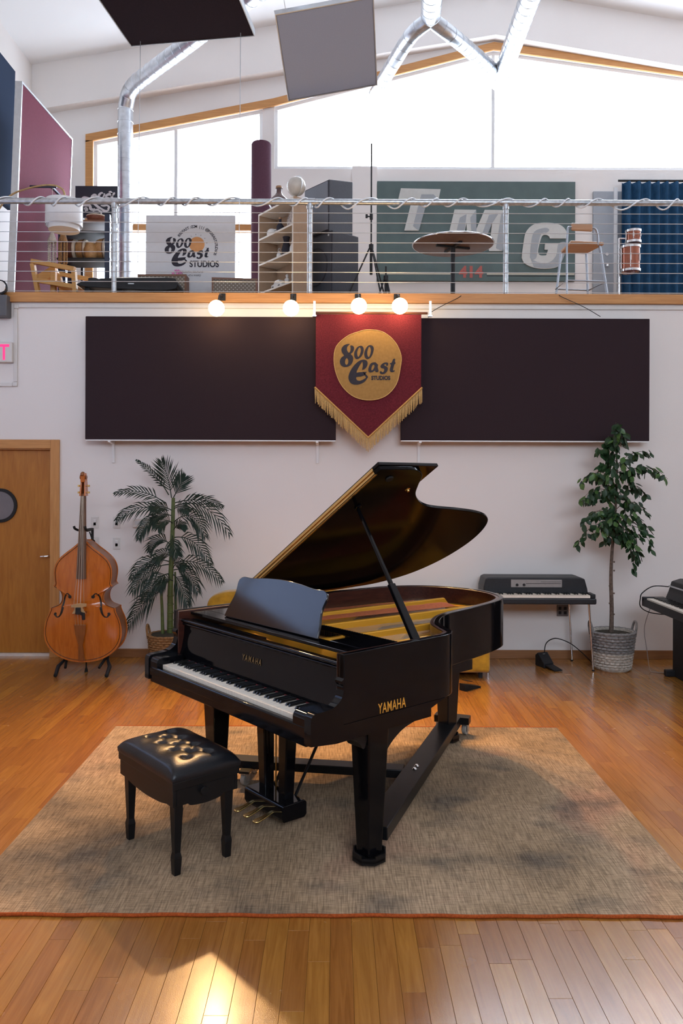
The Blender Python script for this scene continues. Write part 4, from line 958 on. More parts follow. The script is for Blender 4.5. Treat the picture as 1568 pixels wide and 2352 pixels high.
# f holes
FS = [(560, 370), (545, 395), (560, 418)]  # unused guide
DT = ((1.0, 0), (0.95, 0.002), (0.88, 0.10), (0.75, 0.40), (0.6, 0.66), (0.45, 0.83), (0.3, 0.94), (0.15, 0.99), (0.0, 1.0))
def dome(x, z):
    dx, dz = x, z-zc0; r = math.hypot(dx, dz); best = 1.0
    for (x0, z0), (x1, z1) in zip(OUT, OUT[1:]+OUT[:1]):
        ex, ez = x1-x0, z1-z0; den = dx*ez-dz*ex
        if abs(den) < 1e-12: continue
        t = (x0*ez-(z0-zc0)*ex)/den; u = (x0*dz-(z0-zc0)*dx)/den
        if t > 0 and -1e-6 <= u <= 1+1e-6: best = min(1.0, 1/t); break
    for (s1, d1), (s0, d0) in zip(DT[:-1], DT[1:]):
        if s0 <= best <= s1: return lerp(d0, d1, (best-s0)/(s1-s0))
    return 0.0
FOFF = 75
def fhole(s):
    path = spline([(21, 1372), (17.5, 1366), (12.5, 1366), (8.5, 1374), (5.5, 1390), (2.5, 1405), (-3, 1416), (-10, 1418), (-13, 1412)], 5)
    wd = spline([(2.6,), (1.2,), (1.4,), (2.4,), (3.0,), (2.6,), (1.5,), (1.3,), (2.8,)], 5)
    mb = MB(); L = []
    for (x, y), (w,) in zip(path, wd):
        X = s*(x+28)*kx if s < 0 else (x+28)*kx
        L.append((X, y, w*kx))
    loops = []
    for i, (X, y, w) in enumerate(L):
        a_ = L[max(i-1, 0)]; b_ = L[min(i+1, len(L)-1)]; t = Vector((b_[0]-a_[0], bzf(b_[1])-bzf(a_[1]))).normalized(); n_ = Vector((-t.y, t.x))
        z = bzf(y); yy = fy-0.045*dome(FOFF*kx-X, z)-0.002
        loops.append([(X-n_.x*w, yy, z-n_.y*w), (X+n_.x*w, yy, z+n_.y*w), (X+n_.x*w, yy+0.035, z+n_.y*w), (X-n_.x*w, yy+0.035, z-n_.y*w)])
    mb.loft(loops)
    for q in (0, -1):
        yq = fy-0.045*dome(FOFF*kx-L[q][0], bzf(L[q][1]))-0.0025; mb.cyl((L[q][0], yq, bzf(L[q][1])), (L[q][0], yq+0.02, bzf(L[q][1])), 3.9*kx, 12)
    return mb
# holes lean outward at the foot: mirror of one another
for s in (-1, 1):
    m_ = fhole(1); V = []
    for v in m_.v:
        x0 = v[0]; V.append((s*(FOFF*kx-x0), v[1], v[2]))
    q = MB(); q.v = V; q.f = m_.f; q.build('f_hole', M['ebony'], bass, smooth=40)
# neck, fingerboard, pegbox, scroll
NB = fy-0.075
yF = lambda py: lerp(-0.118, -0.165, (py-1145)/(1331-1145))
mb = MB(); L = []
for py, w in ((1145, 5.6), (1240, 8.5), (1331, 11.2)):
    z = bzf(py); L.append([(-w*kx, yF(py)+0.01, z), (-w*kx*0.6, yF(py)-0.004, z), (0, yF(py)-0.008, z), (w*kx*0.6, yF(py)-0.004, z), (w*kx, yF(py)+0.01, z), (w*kx, yF(py)+0.02, z), (-w*kx, yF(py)+0.02, z)])
mb.loft(L); mb.build('fingerboard', wood('ebony_board', (0.10, 0.055, 0.035), (0.15, 0.085, 0.055), 0.35, axis=2), bass, smooth=50)
MB().loft([[(-5.2*kx, -0.097, bzf(1140)), (5.2*kx, -0.097, bzf(1140)), (4*kx, -0.06, bzf(1140)), (-4*kx, -0.06, bzf(1140))], [(-8*kx, -0.121, bzf(1240)), (8*kx, -0.121, bzf(1240)), (6*kx, -0.08, bzf(1240)), (-6*kx, -0.08, bzf(1240))], [(-9*kx, -0.127, bzf(1262)), (9*kx, -0.127, bzf(1262)), (9*kx, -0.03, bzf(1262)), (-9*kx, -0.03, bzf(1262))]]).build('neck', M['varnish_d'], bass, smooth=40)
for s in (-1, 1): MB().loft([[(s*3.6*kx, -0.13, bzf(1145)), (s*7.2*kx, -0.13, bzf(1145)), (s*7.2*kx, -0.05, bzf(1145)), (s*3.6*kx, -0.05, bzf(1145))], [(s*2.6*kx, -0.115, bzf(1113)), (s*4.8*kx, -0.115, bzf(1113)), (s*4.8*kx, -0.04, bzf(1113)), (s*2.6*kx, -0.04, bzf(1113))]]).build('pegbox_cheek', M['varnish'], bass, bevel=0.002)
MB().box(-3.5*kx, 3.5*kx, -0.06, -0.045, bzf(1146), bzf(1112)).build('pegbox_back', M['ebony'], bass)
sp = [(0, -0.095-0.045*(1-t)*math.cos(t*4.2*PI)*1.0, bzf(1103)+0.040*(1-t*0.75)*math.sin(t*4.2*PI+0.4)) for t in [k/40 for k in range(40)]]
mb = MB().tube(sp, [0.016-0.008*k/40 for k in range(40)], 8); mb.cyl((-0.030, -0.095, bzf(1103)), (0.030, -0.095, bzf(1103)), 0.018, 14); mb.build('scroll', M['varnish_d'], bass, smooth=50)
MB().loft([[(-5*kx, -0.125, bzf(1114)), (5*kx, -0.125, bzf(1114)), (5*kx, -0.04, bzf(1114)), (-5*kx, -0.04, bzf(1114))], [(-4.5*kx, -0.135, bzf(1093)), (4.5*kx, -0.135, bzf(1093)), (4.5*kx, -0.06, bzf(1093)), (-4.5*kx, -0.06, bzf(1093))]]).build('scroll_head', M['varnish'], bass, bevel=0.006)
for s in (-1, 1):
    for py in (1122, 1137):
        mb = MB().cyl((s*5*kx, -0.085, bzf(py)), (s*10*kx, -0.085, bzf(py)), 0.006, 8); mb.box(min(s*9*kx, s*13*kx), max(s*9*kx, s*13*kx), -0.10, -0.07, bzf(py)-0.010, bzf(py)+0.008); mb.build('tuning_key', M['brass'], bass, bevel=0.002)
# bridge, tailpiece, strings, pickup
zb = bzf(1386); yb = -0.215
MB().prism([(-17*kx, bzf(1393)), (-17*kx, zb-0.006), (0, zb+0.008), (17*kx, zb+0.006), (17*kx, bzf(1391)), (9*kx, bzf(1392)), (9*kx, bzf(1396)), (15*kx, bzf(1407)), (9*kx, bzf(1407)), (3*kx, bzf(1399)), (-3*kx, bzf(1399)), (-9*kx, bzf(1407)), (-15*kx, bzf(1407)), (-9*kx, bzf(1396)), (-9*kx, bzf(1393))], yb, yb+0.016, 'y').build('bridge', wood('maple_bridge', (0.42, 0.26, 0.12), (0.52, 0.34, 0.17), 0.4, axis=0), bass, bevel=0.002)
MB().box(-13*kx, -9*kx, yb+0.016, fy-0.03, bzf(1408), bzf(1404)).box(9*kx, 13*kx, yb+0.016, fy-0.03, bzf(1408), bzf(1404)).build('bridge_foot', M['varnish_d'], bass)
MB().loft([[(-13*kx, -0.185, bzf(1433)), (13*kx, -0.185, bzf(1433)), (13*kx, -0.17, bzf(1433)), (-13*kx, -0.17, bzf(1433))], [(-11*kx, -0.180, bzf(1452)), (11*kx, -0.180, bzf(1452)), (11*kx, -0.163, bzf(1452)), (-11*kx, -0.163, bzf(1452))], [(-4.5*kx, -0.165, bzf(1480)), (4.5*kx, -0.165, bzf(1480)), (4.5*kx, -0.15, bzf(1480)), (-4.5*kx, -0.15, bzf(1480))], [(-6*kx, -0.145, bzf(1516)), (6*kx, -0.145, bzf(1516)), (6*kx, -0.105, bzf(1516)), (-6*kx, -0.105, bzf(1516))]]).build('tailpiece', M['varnish_d'], bass, smooth=40, bevel=0.002)
for k in range(4):
    a_ = (k-1.5)
    MB().tube([(a_*2.2*kx, yF(1145)-0.008, bzf(1145)), (a_*5.2*kx, yF(1331)-0.016, bzf(1331)), (a_*7.5*kx, yb+0.006, zb+0.004), (a_*6*kx, -0.186, bzf(1434))], 0.0018, 5).build('string', M['string'], bass)
MB().box(-6*kx, 5*kx, -0.232, -0.20, bzf(1408), bzf(1393)).box(5*kx, 9*kx, -0.228, -0.21, bzf(1410), bzf(1403)).cyl((11*kx, -0.225, bzf(1404)), (12*kx, -0.222, bzf(1420)), 0.014).build('pickup', M['black'], bass, bevel=0.003)
MB().cyl((0, 0, bzf(1519)), (0, 0, bzf(1527)), 0.013).cyl((0, 0, bzf(1527)), (0, 0, 0.035), 0.007).lathe([(0.0001, 0.0), (0.017, 0.0), (0.010, 0.035), (0.0001, 0.035)], 12).build('endpin', M['rubber'], bass, smooth=40)

st = thing('bass_stand', 'black metal floor stand holding the double bass', 'stand', (bass.location.x, BYY, 0))
fx_ = lambda px: (px-198.5)*kx
MB().cyl((0, 0.165, 0.12), (0, 0.165, bzf(1222)), 0.013, 10).build('upright', M['black'], st, smooth=50)
MB().tube([(0, 0.165, 0.13), (fx_(160), 0.13, 0.14), (fx_(152), 0.02, 0.10)], 0.012, 8).tube([(0, 0.165, 0.13), (fx_(240), 0.13, 0.14), (fx_(247), 0.02, 0.10)], 0.012, 8).build('cross_bar', M['black'], st, smooth=50)
for s, px, pf in ((-1, 150, 145), (1, 248, 261)):
    MB().tube([(fx_(px+s*-6), 0.03, bzf(1513)), (fx_(px+s*2), -0.02, bzf(1524)), (fx_(pf), -0.12, bzf(1530)), (fx_(pf-s*1), -0.20, 0.016)], [0.013, 0.013, 0.018, 0.016], 10).build('leg', M['black'], st, smooth=50)
    MB().cyl((fx_(px-s*4), 0.0, bzf(1516)), (fx_(px-s*11), -0.12, bzf(1533)), 0.012, 8).build('support_pad', M['rubber'], st, smooth=50)
    MB().ball((fx_(pf-s*1), -0.20, 0.018), 0.018, 10, 6).build('rubber_foot', M['rubber'], st, smooth=60)
MB().tube(spline([(fx_(181), -0.14, bzf(1213)), (fx_(183), -0.13, bzf(1219)), (fx_(190), -0.06, bzf(1224)), (0, 0.165, bzf(1224)), (fx_(206), -0.06, bzf(1224)), (fx_(208), -0.14, bzf(1220)), (fx_(207), -0.15, bzf(1213))], 5), 0.011, 8).build('neck_yoke', M['rubber'], st, smooth=50)
MB().tube([(fx_(205), 0.0, bzf(1228)), (fx_(211), 0.0, bzf(1245)), (fx_(213), 0.05, bzf(1250))], 0.006, 6).build('tether', M['rubber'], st)

# ------------------------------------------------------------------ baskets
def weave(mb, r0, r1, z0, z1, rows, amp, n=44, sr=None):
    for k in range(rows):
        t = (k+0.5)/rows; r = lerp(r0, r1, t); z = lerp(z0, z1, t); ph = (k % 2)*PI; sr_ = sr or (z1-z0)/rows*0.56
        P = [((r+amp*math.sin(n/2*a+ph))*math.cos(a), (r+amp*math.sin(n/2*a+ph))*math.sin(a), z+0.0015*math.sin(3*a+k)) for a in [2*PI*i/(n*2) for i in range(n*2)]]
        mb.tube(P, sr_, 5, closed=True)
def basket(name, label, loc, r0, r1, h, m_lo, m_hi, split, handles, soil=0.92):
    t = thing(name, label, 'basket', loc)
    MB().lathe([(0.0001, 0.0), (r0*0.97, 0.0), (lerp(r0, r1, 0.5)*0.97, h*0.5), (r1*0.97, h*0.985), (r1*0.90, h*0.985), (r0*0.88, 0.02), (0.0001, 0.02)], 30).build('lining', m_lo, t, smooth=50)
    mb = MB(); weave(mb, r0, lerp(r0, r1, split), 0.012, h*split, int(14*split), 0.007); o = mb.build('lower_weave', m_lo, t, smooth=60); o['kind'] = 'stuff'
    mb = MB(); weave(mb, lerp(r0, r1, split), r1, h*split, h, max(3, int(14*(1-split))), 0.007); o = mb.build('upper_weave', m_hi, t, smooth=60); o['kind'] = 'stuff'
    MB().lathe([(0.0001, h*soil-0.02), (r1*0.87, h*soil-0.02), (r1*0.87, h*soil), (0.0001, h*soil+0.01)], 24).build('soil', mat('potting_moss', (0.035, 0.028, 0.015), 0.95, var=0.4, scale=60, bump=0.5), t)
    for s in (-1, 1):
        P = spline([(s*r1*0.99, -0.05, h*0.86), (s*(r1+0.012), -0.045, h+0.03), (s*(r1+0.018), -0.02, h+0.075), (s*(r1+0.018), 0.02, h+0.075), (s*(r1+0.012), 0.045, h+0.03), (s*r1*0.99, 0.05, h*0.86)], 4)
        if handles: MB().tube(P, 0.011, 7).build('handle', m_hi, t, smooth=60)
    return t
M['seagrass'] = mat('seagrass', (0.26, 0.13, 0.045), 0.8, var=0.35, scale=50, bump=0.3)
M['wick_w'] = mat('white_wicker', (0.52, 0.46, 0.39), 0.75, var=0.2, scale=50, bump=0.2)
M['wick_g'] = mat('grey_wicker', (0.24, 0.225, 0.215), 0.75, var=0.3, scale=50, bump=0.2)
pb = at(389, 1500, 7.30)
basket('woven_basket', 'brown seagrass basket holding the palm', (pb.x, 7.30, 0), 0.165, 0.19, 0.31, M['seagrass'], M['seagrass'], 0.5, True, 0.99)
fb_ = at(1406, 1500, 7.28)
basket('woven_basket', 'two-tone grey and white wicker basket holding the ficus tree', (fb_.x, 7.28, 0), 0.155, 0.195, 0.36, M['wick_w'], M['wick_g'], 0.46, True)

# ------------------------------------------------------------------ palm
M['palm'] = mat('palm_leaf', (0.008, 0.021, 0.012), 0.5, spec=0.3, var=0.35, scale=6)
M['palmstem'] = mat('palm_stem', (0.075, 0.105, 0.025), 0.5, var=0.25, scale=25)
palm = thing('palm_plant', 'dark green areca palm in the brown basket', 'plant', (pb.x, 7.30, 0.305))
kp = 7.30/FPX
PZ = lambda px, py, dy=0.0: Vector(((px-389)*kp*(1+dy/7.3), dy, CAMZ-(py-CY)*kp*(1+dy/7.3)-0.305+0.007))
cr = lambda x, y: (250+x/4.703, 1040+y/4.703)
stem_paths = [[(660, 1920), (662, 1500), (672, 1180), (685, 800), (690, 500)], [(588, 1910), (580, 1700), (572, 1500), (610, 1350)], [(702, 1920), (706, 1700), (704, 1500), (700, 1300)]]
for P, r in zip(stem_paths, (0.030, 0.017, 0.016)):
    Q = [PZ(*cr(*p), (0.0 if r > 0.02 else (0.05 if p[0] > 650 else -0.03))) for p in P]; Q[0].z = -0.004
    MB().tube(spline([tuple(q) for q in Q], 6), [lerp(r, r*0.55, k/(6*(len(P)-1))) for k in range(6*(len(P)-1)+1)], 9).build('stem', M['palmstem'], palm, smooth=60)
    if r > 0.02:
        for zz_ in (0.06, 0.13, 0.20, 0.28, 0.36): MB().tube([(Q[0].x+0.002, Q[0].y, zz_-0.006), (Q[0].x+0.002, Q[0].y, zz_), (Q[0].x+0.002, Q[0].y, zz_+0.006)], [0.0295, 0.0325, 0.0295], 10, cap=False).build('stem_ring', M['palmstem'], palm)
FR = [((640,470),(490,220),(285,100),0.05,60,.12), ((670,500),(650,300),(575,125),-0.02,165,.0), ((690,500),(745,380),(800,290),0.04,130,.0), ((600,560),(380,370),(85,455),-0.06,90,.15), ((640,640),(340,530),(115,730),-0.10,110,.3), ((620,700),(420,690),(358,930),-0.14,100,.4), ((690,600),(1010,440),(1300,870),-0.06,165,.35), ((700,760),(930,570),(1070,900),-0.16,150,.35), ((690,560),(960,470),(1190,590),0.07,110,.1), ((660,1010),(560,880),(450,1070),-0.05,110,.3), ((690,930),(930,880),(1110,1200),-0.08,130,.3), ((650,1190),(430,1110),(265,1360),-0.08,130,.4), ((650,1220),(450,1230),(300,1500),-0.15,150,.4), ((590,1500),(390,1560),(225,1870),-0.04,150,.35), ((690,1210),(970,1110),(1225,1390),-0.08,130,.35), ((700,1280),(870,1230),(990,1500),-0.15,150,.4), ((690,1330),(810,1380),(890,1640),-0.18,130,.4), ((660,1320),(540,1320),(430,1590),-0.18,140,.4), ((690,860),(760,740),(850,830),-0.12,80,.2), ((680,900),(720,1000),(790,1110),-0.20,120,.2), ((680,640),(580,560),(500,620),-0.16,110,.2), ((680,700),(560,640),(450,760),0.06,110,.2), ((690,1150),(620,1050),(560,1180),-0.22,120,.3), ((700,620),(800,560),(900,640),-0.20,110,.2), ((690,1400),(640,1330),(600,1480),-0.22,120,.3), ((690,780),(640,700),(590,820),-0.22,120,.3), ((690,1260),(760,1160),(860,1250),-0.2,120,.3)]
rp = random.Random(8)
for a_, b_, c_, dy, ll, droop in FR:
    A, B, Cc = PZ(*cr(*a_), 0.0), PZ(*cr(*b_), dy*0.7), PZ(*cr(*c_), dy)
    N_ = 15; P = [A*(1-t)**2+B*2*t*(1-t)+Cc*t*t for t in [k/N_ for k in range(N_+1)]]
    mb = MB().tube(P, [lerp(0.0055, 0.0015, k/N_) for k in range(N_+1)], 5)
    for k in range(3, N_+1):
        t = k/N_; T = (P[min(k+1, N_)]-P[k-1]).normalized()
        L = 1.5*ll/4.703*kp*(math.sin(PI*min(1, 0.18+t*0.78))**0.6)*(0.8+0.35*rp.random())
        up = Vector((0, 0, 1)); sd = T.cross(Vector((0, -1, 0.25)))
        if sd.length < 0.1: sd = T.cross(up)
        sd.normalize()
        for s in (-1, 1):
            d = (T*(0.75+0.6*t+0.25*rp.random())+sd*s*(1.0-0.45*t)+Vector((0, -0.35*rp.random(), -0.1*rp.random()))).normalized()
            p0 = P[k]; p1 = p0+d*L*0.55; p2 = p0+d*L+Vector((0, 0, -droop*L))
            w = T.cross(d); w = d.cross(w).normalized() if w.length > 1e-3 else sd
            wv = (T-d*T.dot(d)); wv = (wv.normalized() if wv.length > 1e-3 else up)*0.0068
            hh_ = d.cross(wv).normalized()*0.0016
            mb.add([p0-wv*0.4, p0+wv*0.4, p1+wv+hh_, p1-wv+hh_, p1-hh_, p2], [(0, 1, 4), (1, 2, 4), (0, 4, 3), (2, 5, 4), (4, 5, 3), (0, 3, 2, 1), (3, 5, 2)])
    o = MB(); o.v, o.f = [tuple(v) for v in mb.v], mb.f
    o.build('frond', M['palm'], palm)

# ------------------------------------------------------------------ ficus
M['ficus'] = mat('ficus_leaf', (0.016, 0.050, 0.015), 0.45, spec=0.4, var=0.5, scale=3)
M['ficus2'] = mat('ficus_leaf_light', (0.055, 0.130, 0.026), 0.4, spec=0.5, var=0.3, scale=3)
M['bark'] = mat('bark', (0.12, 0.085, 0.065), 0.85, var=0.4, scale=40, bump=0.4)
fic = thing('ficus_tree', 'artificial ficus tree with drooping leaves in the wicker basket', 'plant', (fb_.x, 7.28, 0.325))
kf = 7.28/FPX
FZ = lambda px, py, dy=0.0: Vector(((px-1406)*kf, dy, CAMZ-(py-CY)*kf-0.325+0.008))
tr = [FZ(1403, 1462), FZ(1404, 1400), FZ(1402, 1330), FZ(1404, 1270), FZ(1410, 1200), FZ(1414, 1120), FZ(1414, 1040), FZ(1413, 985)]; tr[0].z = -0.02
MB().tube(spline([tuple(q) for q in tr], 5), [lerp(0.021, 0.006, k/35) for k in range(36)], 10).build('trunk', M['bark'], fic, smooth=60)
for py in (1290, 1310, 1345, 1362, 1385, 1410): MB().ball(tuple(FZ(1398 if py % 2 else 1408, py, -0.012)), 0.009, 8, 5).build('knot', M['bark'], fic, smooth=60)
BR_ = [((1413,1030),(1405,990),(1400,972)), ((1413,1030),(1424,1000),(1432,985)), ((1413,1050),(1395,1020),(1398,1000)), ((1413,1060),(1385,1030),(1366,1032)), ((1413,1070),(1440,1030),(1468,1040)), ((1413,1090),(1390,1060),(1378,1065)), ((1414,1100),(1470,1045),(1516,1100)), ((1414,1100),(1450,1060),(1495,1080)), ((1414,1120),(1360,1060),(1322,1108)), ((1414,1120),(1380,1070),(1345,1090)), ((1414,1140),(1360,1100),(1322,1152)), ((1414,1140),(1450,1090),(1478,1135)), ((1413,1160),(1370,1120),(1340,1150)), ((1413,1170),(1450,1130),(1484,1180)), ((1412,1190),(1360,1150),(1328,1202)), ((1412,1190),(1380,1150),(1352,1190)), ((1412,1200),(1460,1160),(1488,1222)), ((1410,1210),(1360,1180),(1314,1252)), ((1410,1210),(1380,1180),(1350,1225)), ((1410,1220),(1470,1180),(1494,1262)), ((1408,1230),(1440,1200),(1470,1240)), ((1408,1235),(1450,1220),(1460,1285)), ((1408,1235),(1470,1225),(1448,1312)), ((1408,1235),(1430,1210),(1440,1260)), ((1410,1225),(1400,1190),(1395,1245)), ((1410,1180),(1400,1150),(1390,1200)), ((1412,1150),(1430,1130),(1440,1170)), ((1412,1120),(1400,1100),(1392,1140)), ((1413,1090),(1425,1070),(1440,1100)), ((1410,1215),(1425,1180),(1425,1230))]
lv = [(0, 0), (0.009, 0.010), (0.018, 0.026), (0.020, 0.038), (0.015, 0.052), (0.006, 0.064), (0, 0.074)]
def leaf_mesh():
    vs = []; 
    for w, l in lv: vs += [(-w, l, 0.0), (0, l, -0.004 if 0 < w else 0.0), (w, l, 0.0)]
    fs = []
    for k in range(len(lv)-1):
        for j in (0, 1): fs.append((k*3+j, k*3+j+1, k*3+j+4, k*3+j+3))
    n = len(vs); vs += [(x, y, z+0.0008) for x, y, z in vs]; fs += [tuple(n+i for i in reversed(f)) for f in fs]
    return MB().add(vs, fs)
rl = random.Random(21); leafo = {}; leaves = []
count = 0
for bi, (a_, b_, c_) in enumerate(BR_):
    dy = (rl.random()-0.62)*0.30
    A, B, Cc = FZ(*a_), FZ(*b_, dy*0.6), FZ(*c_, dy)
    P = [A*(1-t)**2+B*2*t*(1-t)+Cc*t*t for t in [k/8 for k in range(9)]]
    MB().tube(P, [lerp(0.004, 0.0015, k/8) for k in range(9)], 5).build('branch', M['bark'], fic)
    for j in range(25):
        t = 0.12+0.88*(j+0.6*rl.random())/25; p = A*(1-t)**2+B*2*t*(1-t)+Cc*t*t
        wide = 1-0.6*t
        leaves.append((p+Vector(((rl.random()-.5)*0.11*wide, (rl.random()-.75)*0.14*wide, (rl.random()-.6)*0.10*wide)), 'ficus2' if rl.random() < 0.25 else 'ficus', 1 if Cc.x > A.x else -1))
leaves.sort(key=lambda q: q[0].y)
more = MB(); LM = leaf_mesh()
for i, (p, key, sgn) in enumerate(leaves):
    e = Euler((math.radians(-62+rl.uniform(-38, 34)), rl.uniform(-0.8, 0.8), rl.uniform(-0.9, 0.9)+PI+0.5*sgn)); q = rl.uniform(0.85, 1.3)
    if i < 300:
        if key not in leafo: leafo[key] = LM.build('leaf', M[key], fic, smooth=60); o = leafo[key]
        else: o = inst(leafo[key], fic)
        o.location = p; o.rotation_euler = e; o.scale = (q, q, q)
    else:
        more.add(LM.v, LM.f, Matrix.Translation(p) @ e.to_matrix().to_4x4() @ Matrix.Scale(q, 4))
o = more.build('inner_leaves', M['ficus'], fic, smooth=60); o['kind'] = 'stuff'

# ------------------------------------------------------------------ sofa behind the piano
M['goldvel'] = mat('gold_velvet', (0.52, 0.27, 0.018), 0.6, spec=0.2, var=0.35, scale=9, sheen=0.4)
sofa = thing('velvet_sofa', 'gold velvet sofa against the wall behind the grand piano', 'sofa', (0.065, 7.22, 0))
MB().box(-1.30, 1.30, -0.345, 0.36, 0.05, 0.33).build('base', M['goldvel'], sofa, bevel=0.03, seg=3)
for k in range(3): MB().box(-1.14+k*0.762, -1.14+k*0.762+0.756, -0.34, 0.20, 0.332, 0.46).build('seat_cushion', M['goldvel'], sofa, bevel=0.04, seg=3)
bk_ = spline([(-1.30, 0.34), (-1.31, 0.56), (-1.22, 0.655), (-0.95, 0.69), (0.0, 0.70), (0.95, 0.69), (1.22, 0.655), (1.31, 0.56), (1.30, 0.34)], 5)
MB().prism(bk_, 0.21, 0.40, 'y').build('backrest', M['goldvel'], sofa, smooth=40, bevel=0.03, seg=3)
for s in (-1, 1): MB().box(min(s*1.15, s*1.31), max(s*1.15, s*1.31), -0.35, 0.205, 0.335, 0.53).build('arm', M['goldvel'], sofa, bevel=0.05, seg=3)
for sx in (-1, 1):
    for sy in (-0.30, 0.30): MB().cyl((sx*1.22, sy, 0), (sx*1.22, sy, 0.0495), 0.02).build('leg', M['black'], sofa)
w = thing('floor_wedge', 'small black wedge on the floor between the piano tail and the gold sofa', 'wedge', (1.13, 6.55, 0), 0.7)
MB().prism([(-0.10, 0.0), (0.10, 0.0), (0.10, 0.012), (-0.10, 0.06)], -0.035, 0.035, 'y').build('wedge_body', M['rubber'], w, bevel=0.003)
MB().box(-0.09, -0.02, -0.03, 0.03, 0.062, 0.066).build('grip_tread', M['rubber'], w, rot=(0, 0.24, 0))

# ------------------------------------------------------------------ electric piano on hairpin legs
e0 = at(1108, 1385, 7.25); e1 = at(1362, 1385, 7.25); EW = e1.x-e0.x
ep = thing('electric_piano', 'black vintage electric piano on thin chrome legs by the wall', 'electric piano', (e0.x, 7.25, 0))
ez = lambda py: CAMZ-(py+2-CY)*7.25/FPX+0.008
M['tolex'] = mat('black_shell', (0.016, 0.017, 0.020), 0.45, spec=0.4, var=0.2, scale=60)
MB().box(0, EW, -0.10, 0.34, ez(1383), ez(1369)).build('base', M['tolex'], ep, bevel=0.012)
top_ = [(0.02, ez(1369)+0.001), (0.02, ez(1350)), (0.04, ez(1330)), (0.07, ez(1327)), (EW-0.10, ez(1327)), (EW-0.06, ez(1330)), (EW-0.035, ez(1352)), (EW-0.025, ez(1369)+0.001)]
lo_, hi_ = [], []
mb = MB(); mb.loft([[(x, 0.06, z) for x, z in top_], [(x, 0.34, z) for x, z in top_]]); mb.build('lid', M['tolex'], ep, bevel=0.01)
pa, pb_ = at(1176, 1333, 7.25), at(1294, 1351, 7.25)
cp = MB().box(pa.x-e0.x, pb_.x-e0.x, 0.052, 0.0595, pb_.z, pa.z).build('control_panel', mat('silver_panel', (0.33, 0.31, 0.30), 0.4, 0.4, var=0.06), ep, bevel=0.002)
for px in (1190, 1206):
    q = at(px, 1345, 7.25); MB().lathe([(0.0001, 0), (0.013, 0), (0.011, 0.016), (0.0001, 0.016)], 14, Matrix.Translation((q.x-e0.x, 0.0515, q.z)) @ Matrix.Rotation(PI/2, 4, 'X')).build('knob', M['black'], cp, smooth=40)
MB().box(pa.x-e0.x+0.14, pb_.x-e0.x-0.01, 0.0505, 0.0517, pb_.z+0.033, pb_.z+0.037).box(pa.x-e0.x+0.28, pb_.x-e0.x-0.01, 0.0505, 0.0517, pb_.z+0.050, pb_.z+0.053).build('panel_line', M['black'], cp)
nk = 37; kx0 = 0.055; kw = (EW-0.11)/nk
k_ = MB().box(0.0005, kw-0.0005, -0.085, 0.058, ez(1369)+0.002, ez(1363)).build('white_key', M['ivory'], ep, loc=(kx0, 0, 0))
for i in range(1, nk): inst(k_, ep, (kx0+i*kw, 0, 0))
b_ = MB().box(-0.006, 0.006, -0.03, 0.058, ez(1363), ez(1363)+0.010).build('black_key', M['ebony'], ep, loc=(kx0+kw, 0, 0))
for i in range(1, nk-1):
    if i % 7 in (1, 3, 4, 6, 0): inst(b_, ep, (kx0+(i+1)*kw, 0, 0))
for s, xx in ((-1, kx0-0.028), (1, EW-0.028)): MB().box(xx-0.022, xx+0.022, -0.09, 0.058, ez(1369)+0.001, ez(1360)).build('key_cheek', M['tolex'], ep, bevel=0.006)
for (xt, yt, xb, yb_) in ((EW-0.06, -0.06, EW-0.025, -0.08), (EW-0.14, 0.30, EW-0.10, 0.32), (0.06, -0.06, 0.035, -0.08), (0.14, 0.30, 0.10, 0.32)):
    MB().cyl((xt, yt, ez(1383)), (xb, yb_, 0.012), 0.0095, 10).build('leg', M['chrome'], ep, smooth=50)
    MB().cyl((xb, yb_, 0), (xb, yb_, 0.0125), 0.013, 10).build('rubber_foot', M['rubber'], ep)
pp = at(1257, 1530, 7.3); ped = thing('sustain_pedal', 'black sustain pedal on the floor under the electric piano', 'pedal', (pp.x, 7.3, 0), 0.35)
MB().prism([(-0.02, 0.0), (0.12, 0.0), (0.12, 0.10), (0.08, 0.13), (-0.02, 0.045)], -0.055, 0.055, 'x').build('housing', M['black'], ped, bevel=0.006)
MB().prism([(-0.17, 0.004), (-0.025, 0.025), (-0.025, 0.035), (-0.17, 0.014)], -0.045, 0.045, 'x').build('treadle', M['black'], ped, bevel=0.003)
MB().box(-0.012, 0.012, 0.055, 0.060, 0.115, 0.119).build('badge', M['alu'], ped)
cpts = [(0.02, 0.08, 0.125), (0.05, 0.09, 0.21), (0.16, 0.10, 0.245), (0.32, 0.10, 0.19), (0.44, 0.08, 0.10), (0.50, 0.02, 0.02), (0.46, -0.06, 0.006)]
MB().tube(spline(cpts, 5), 0.005, 6).build('cable', M['rubber'], ped, smooth=60)

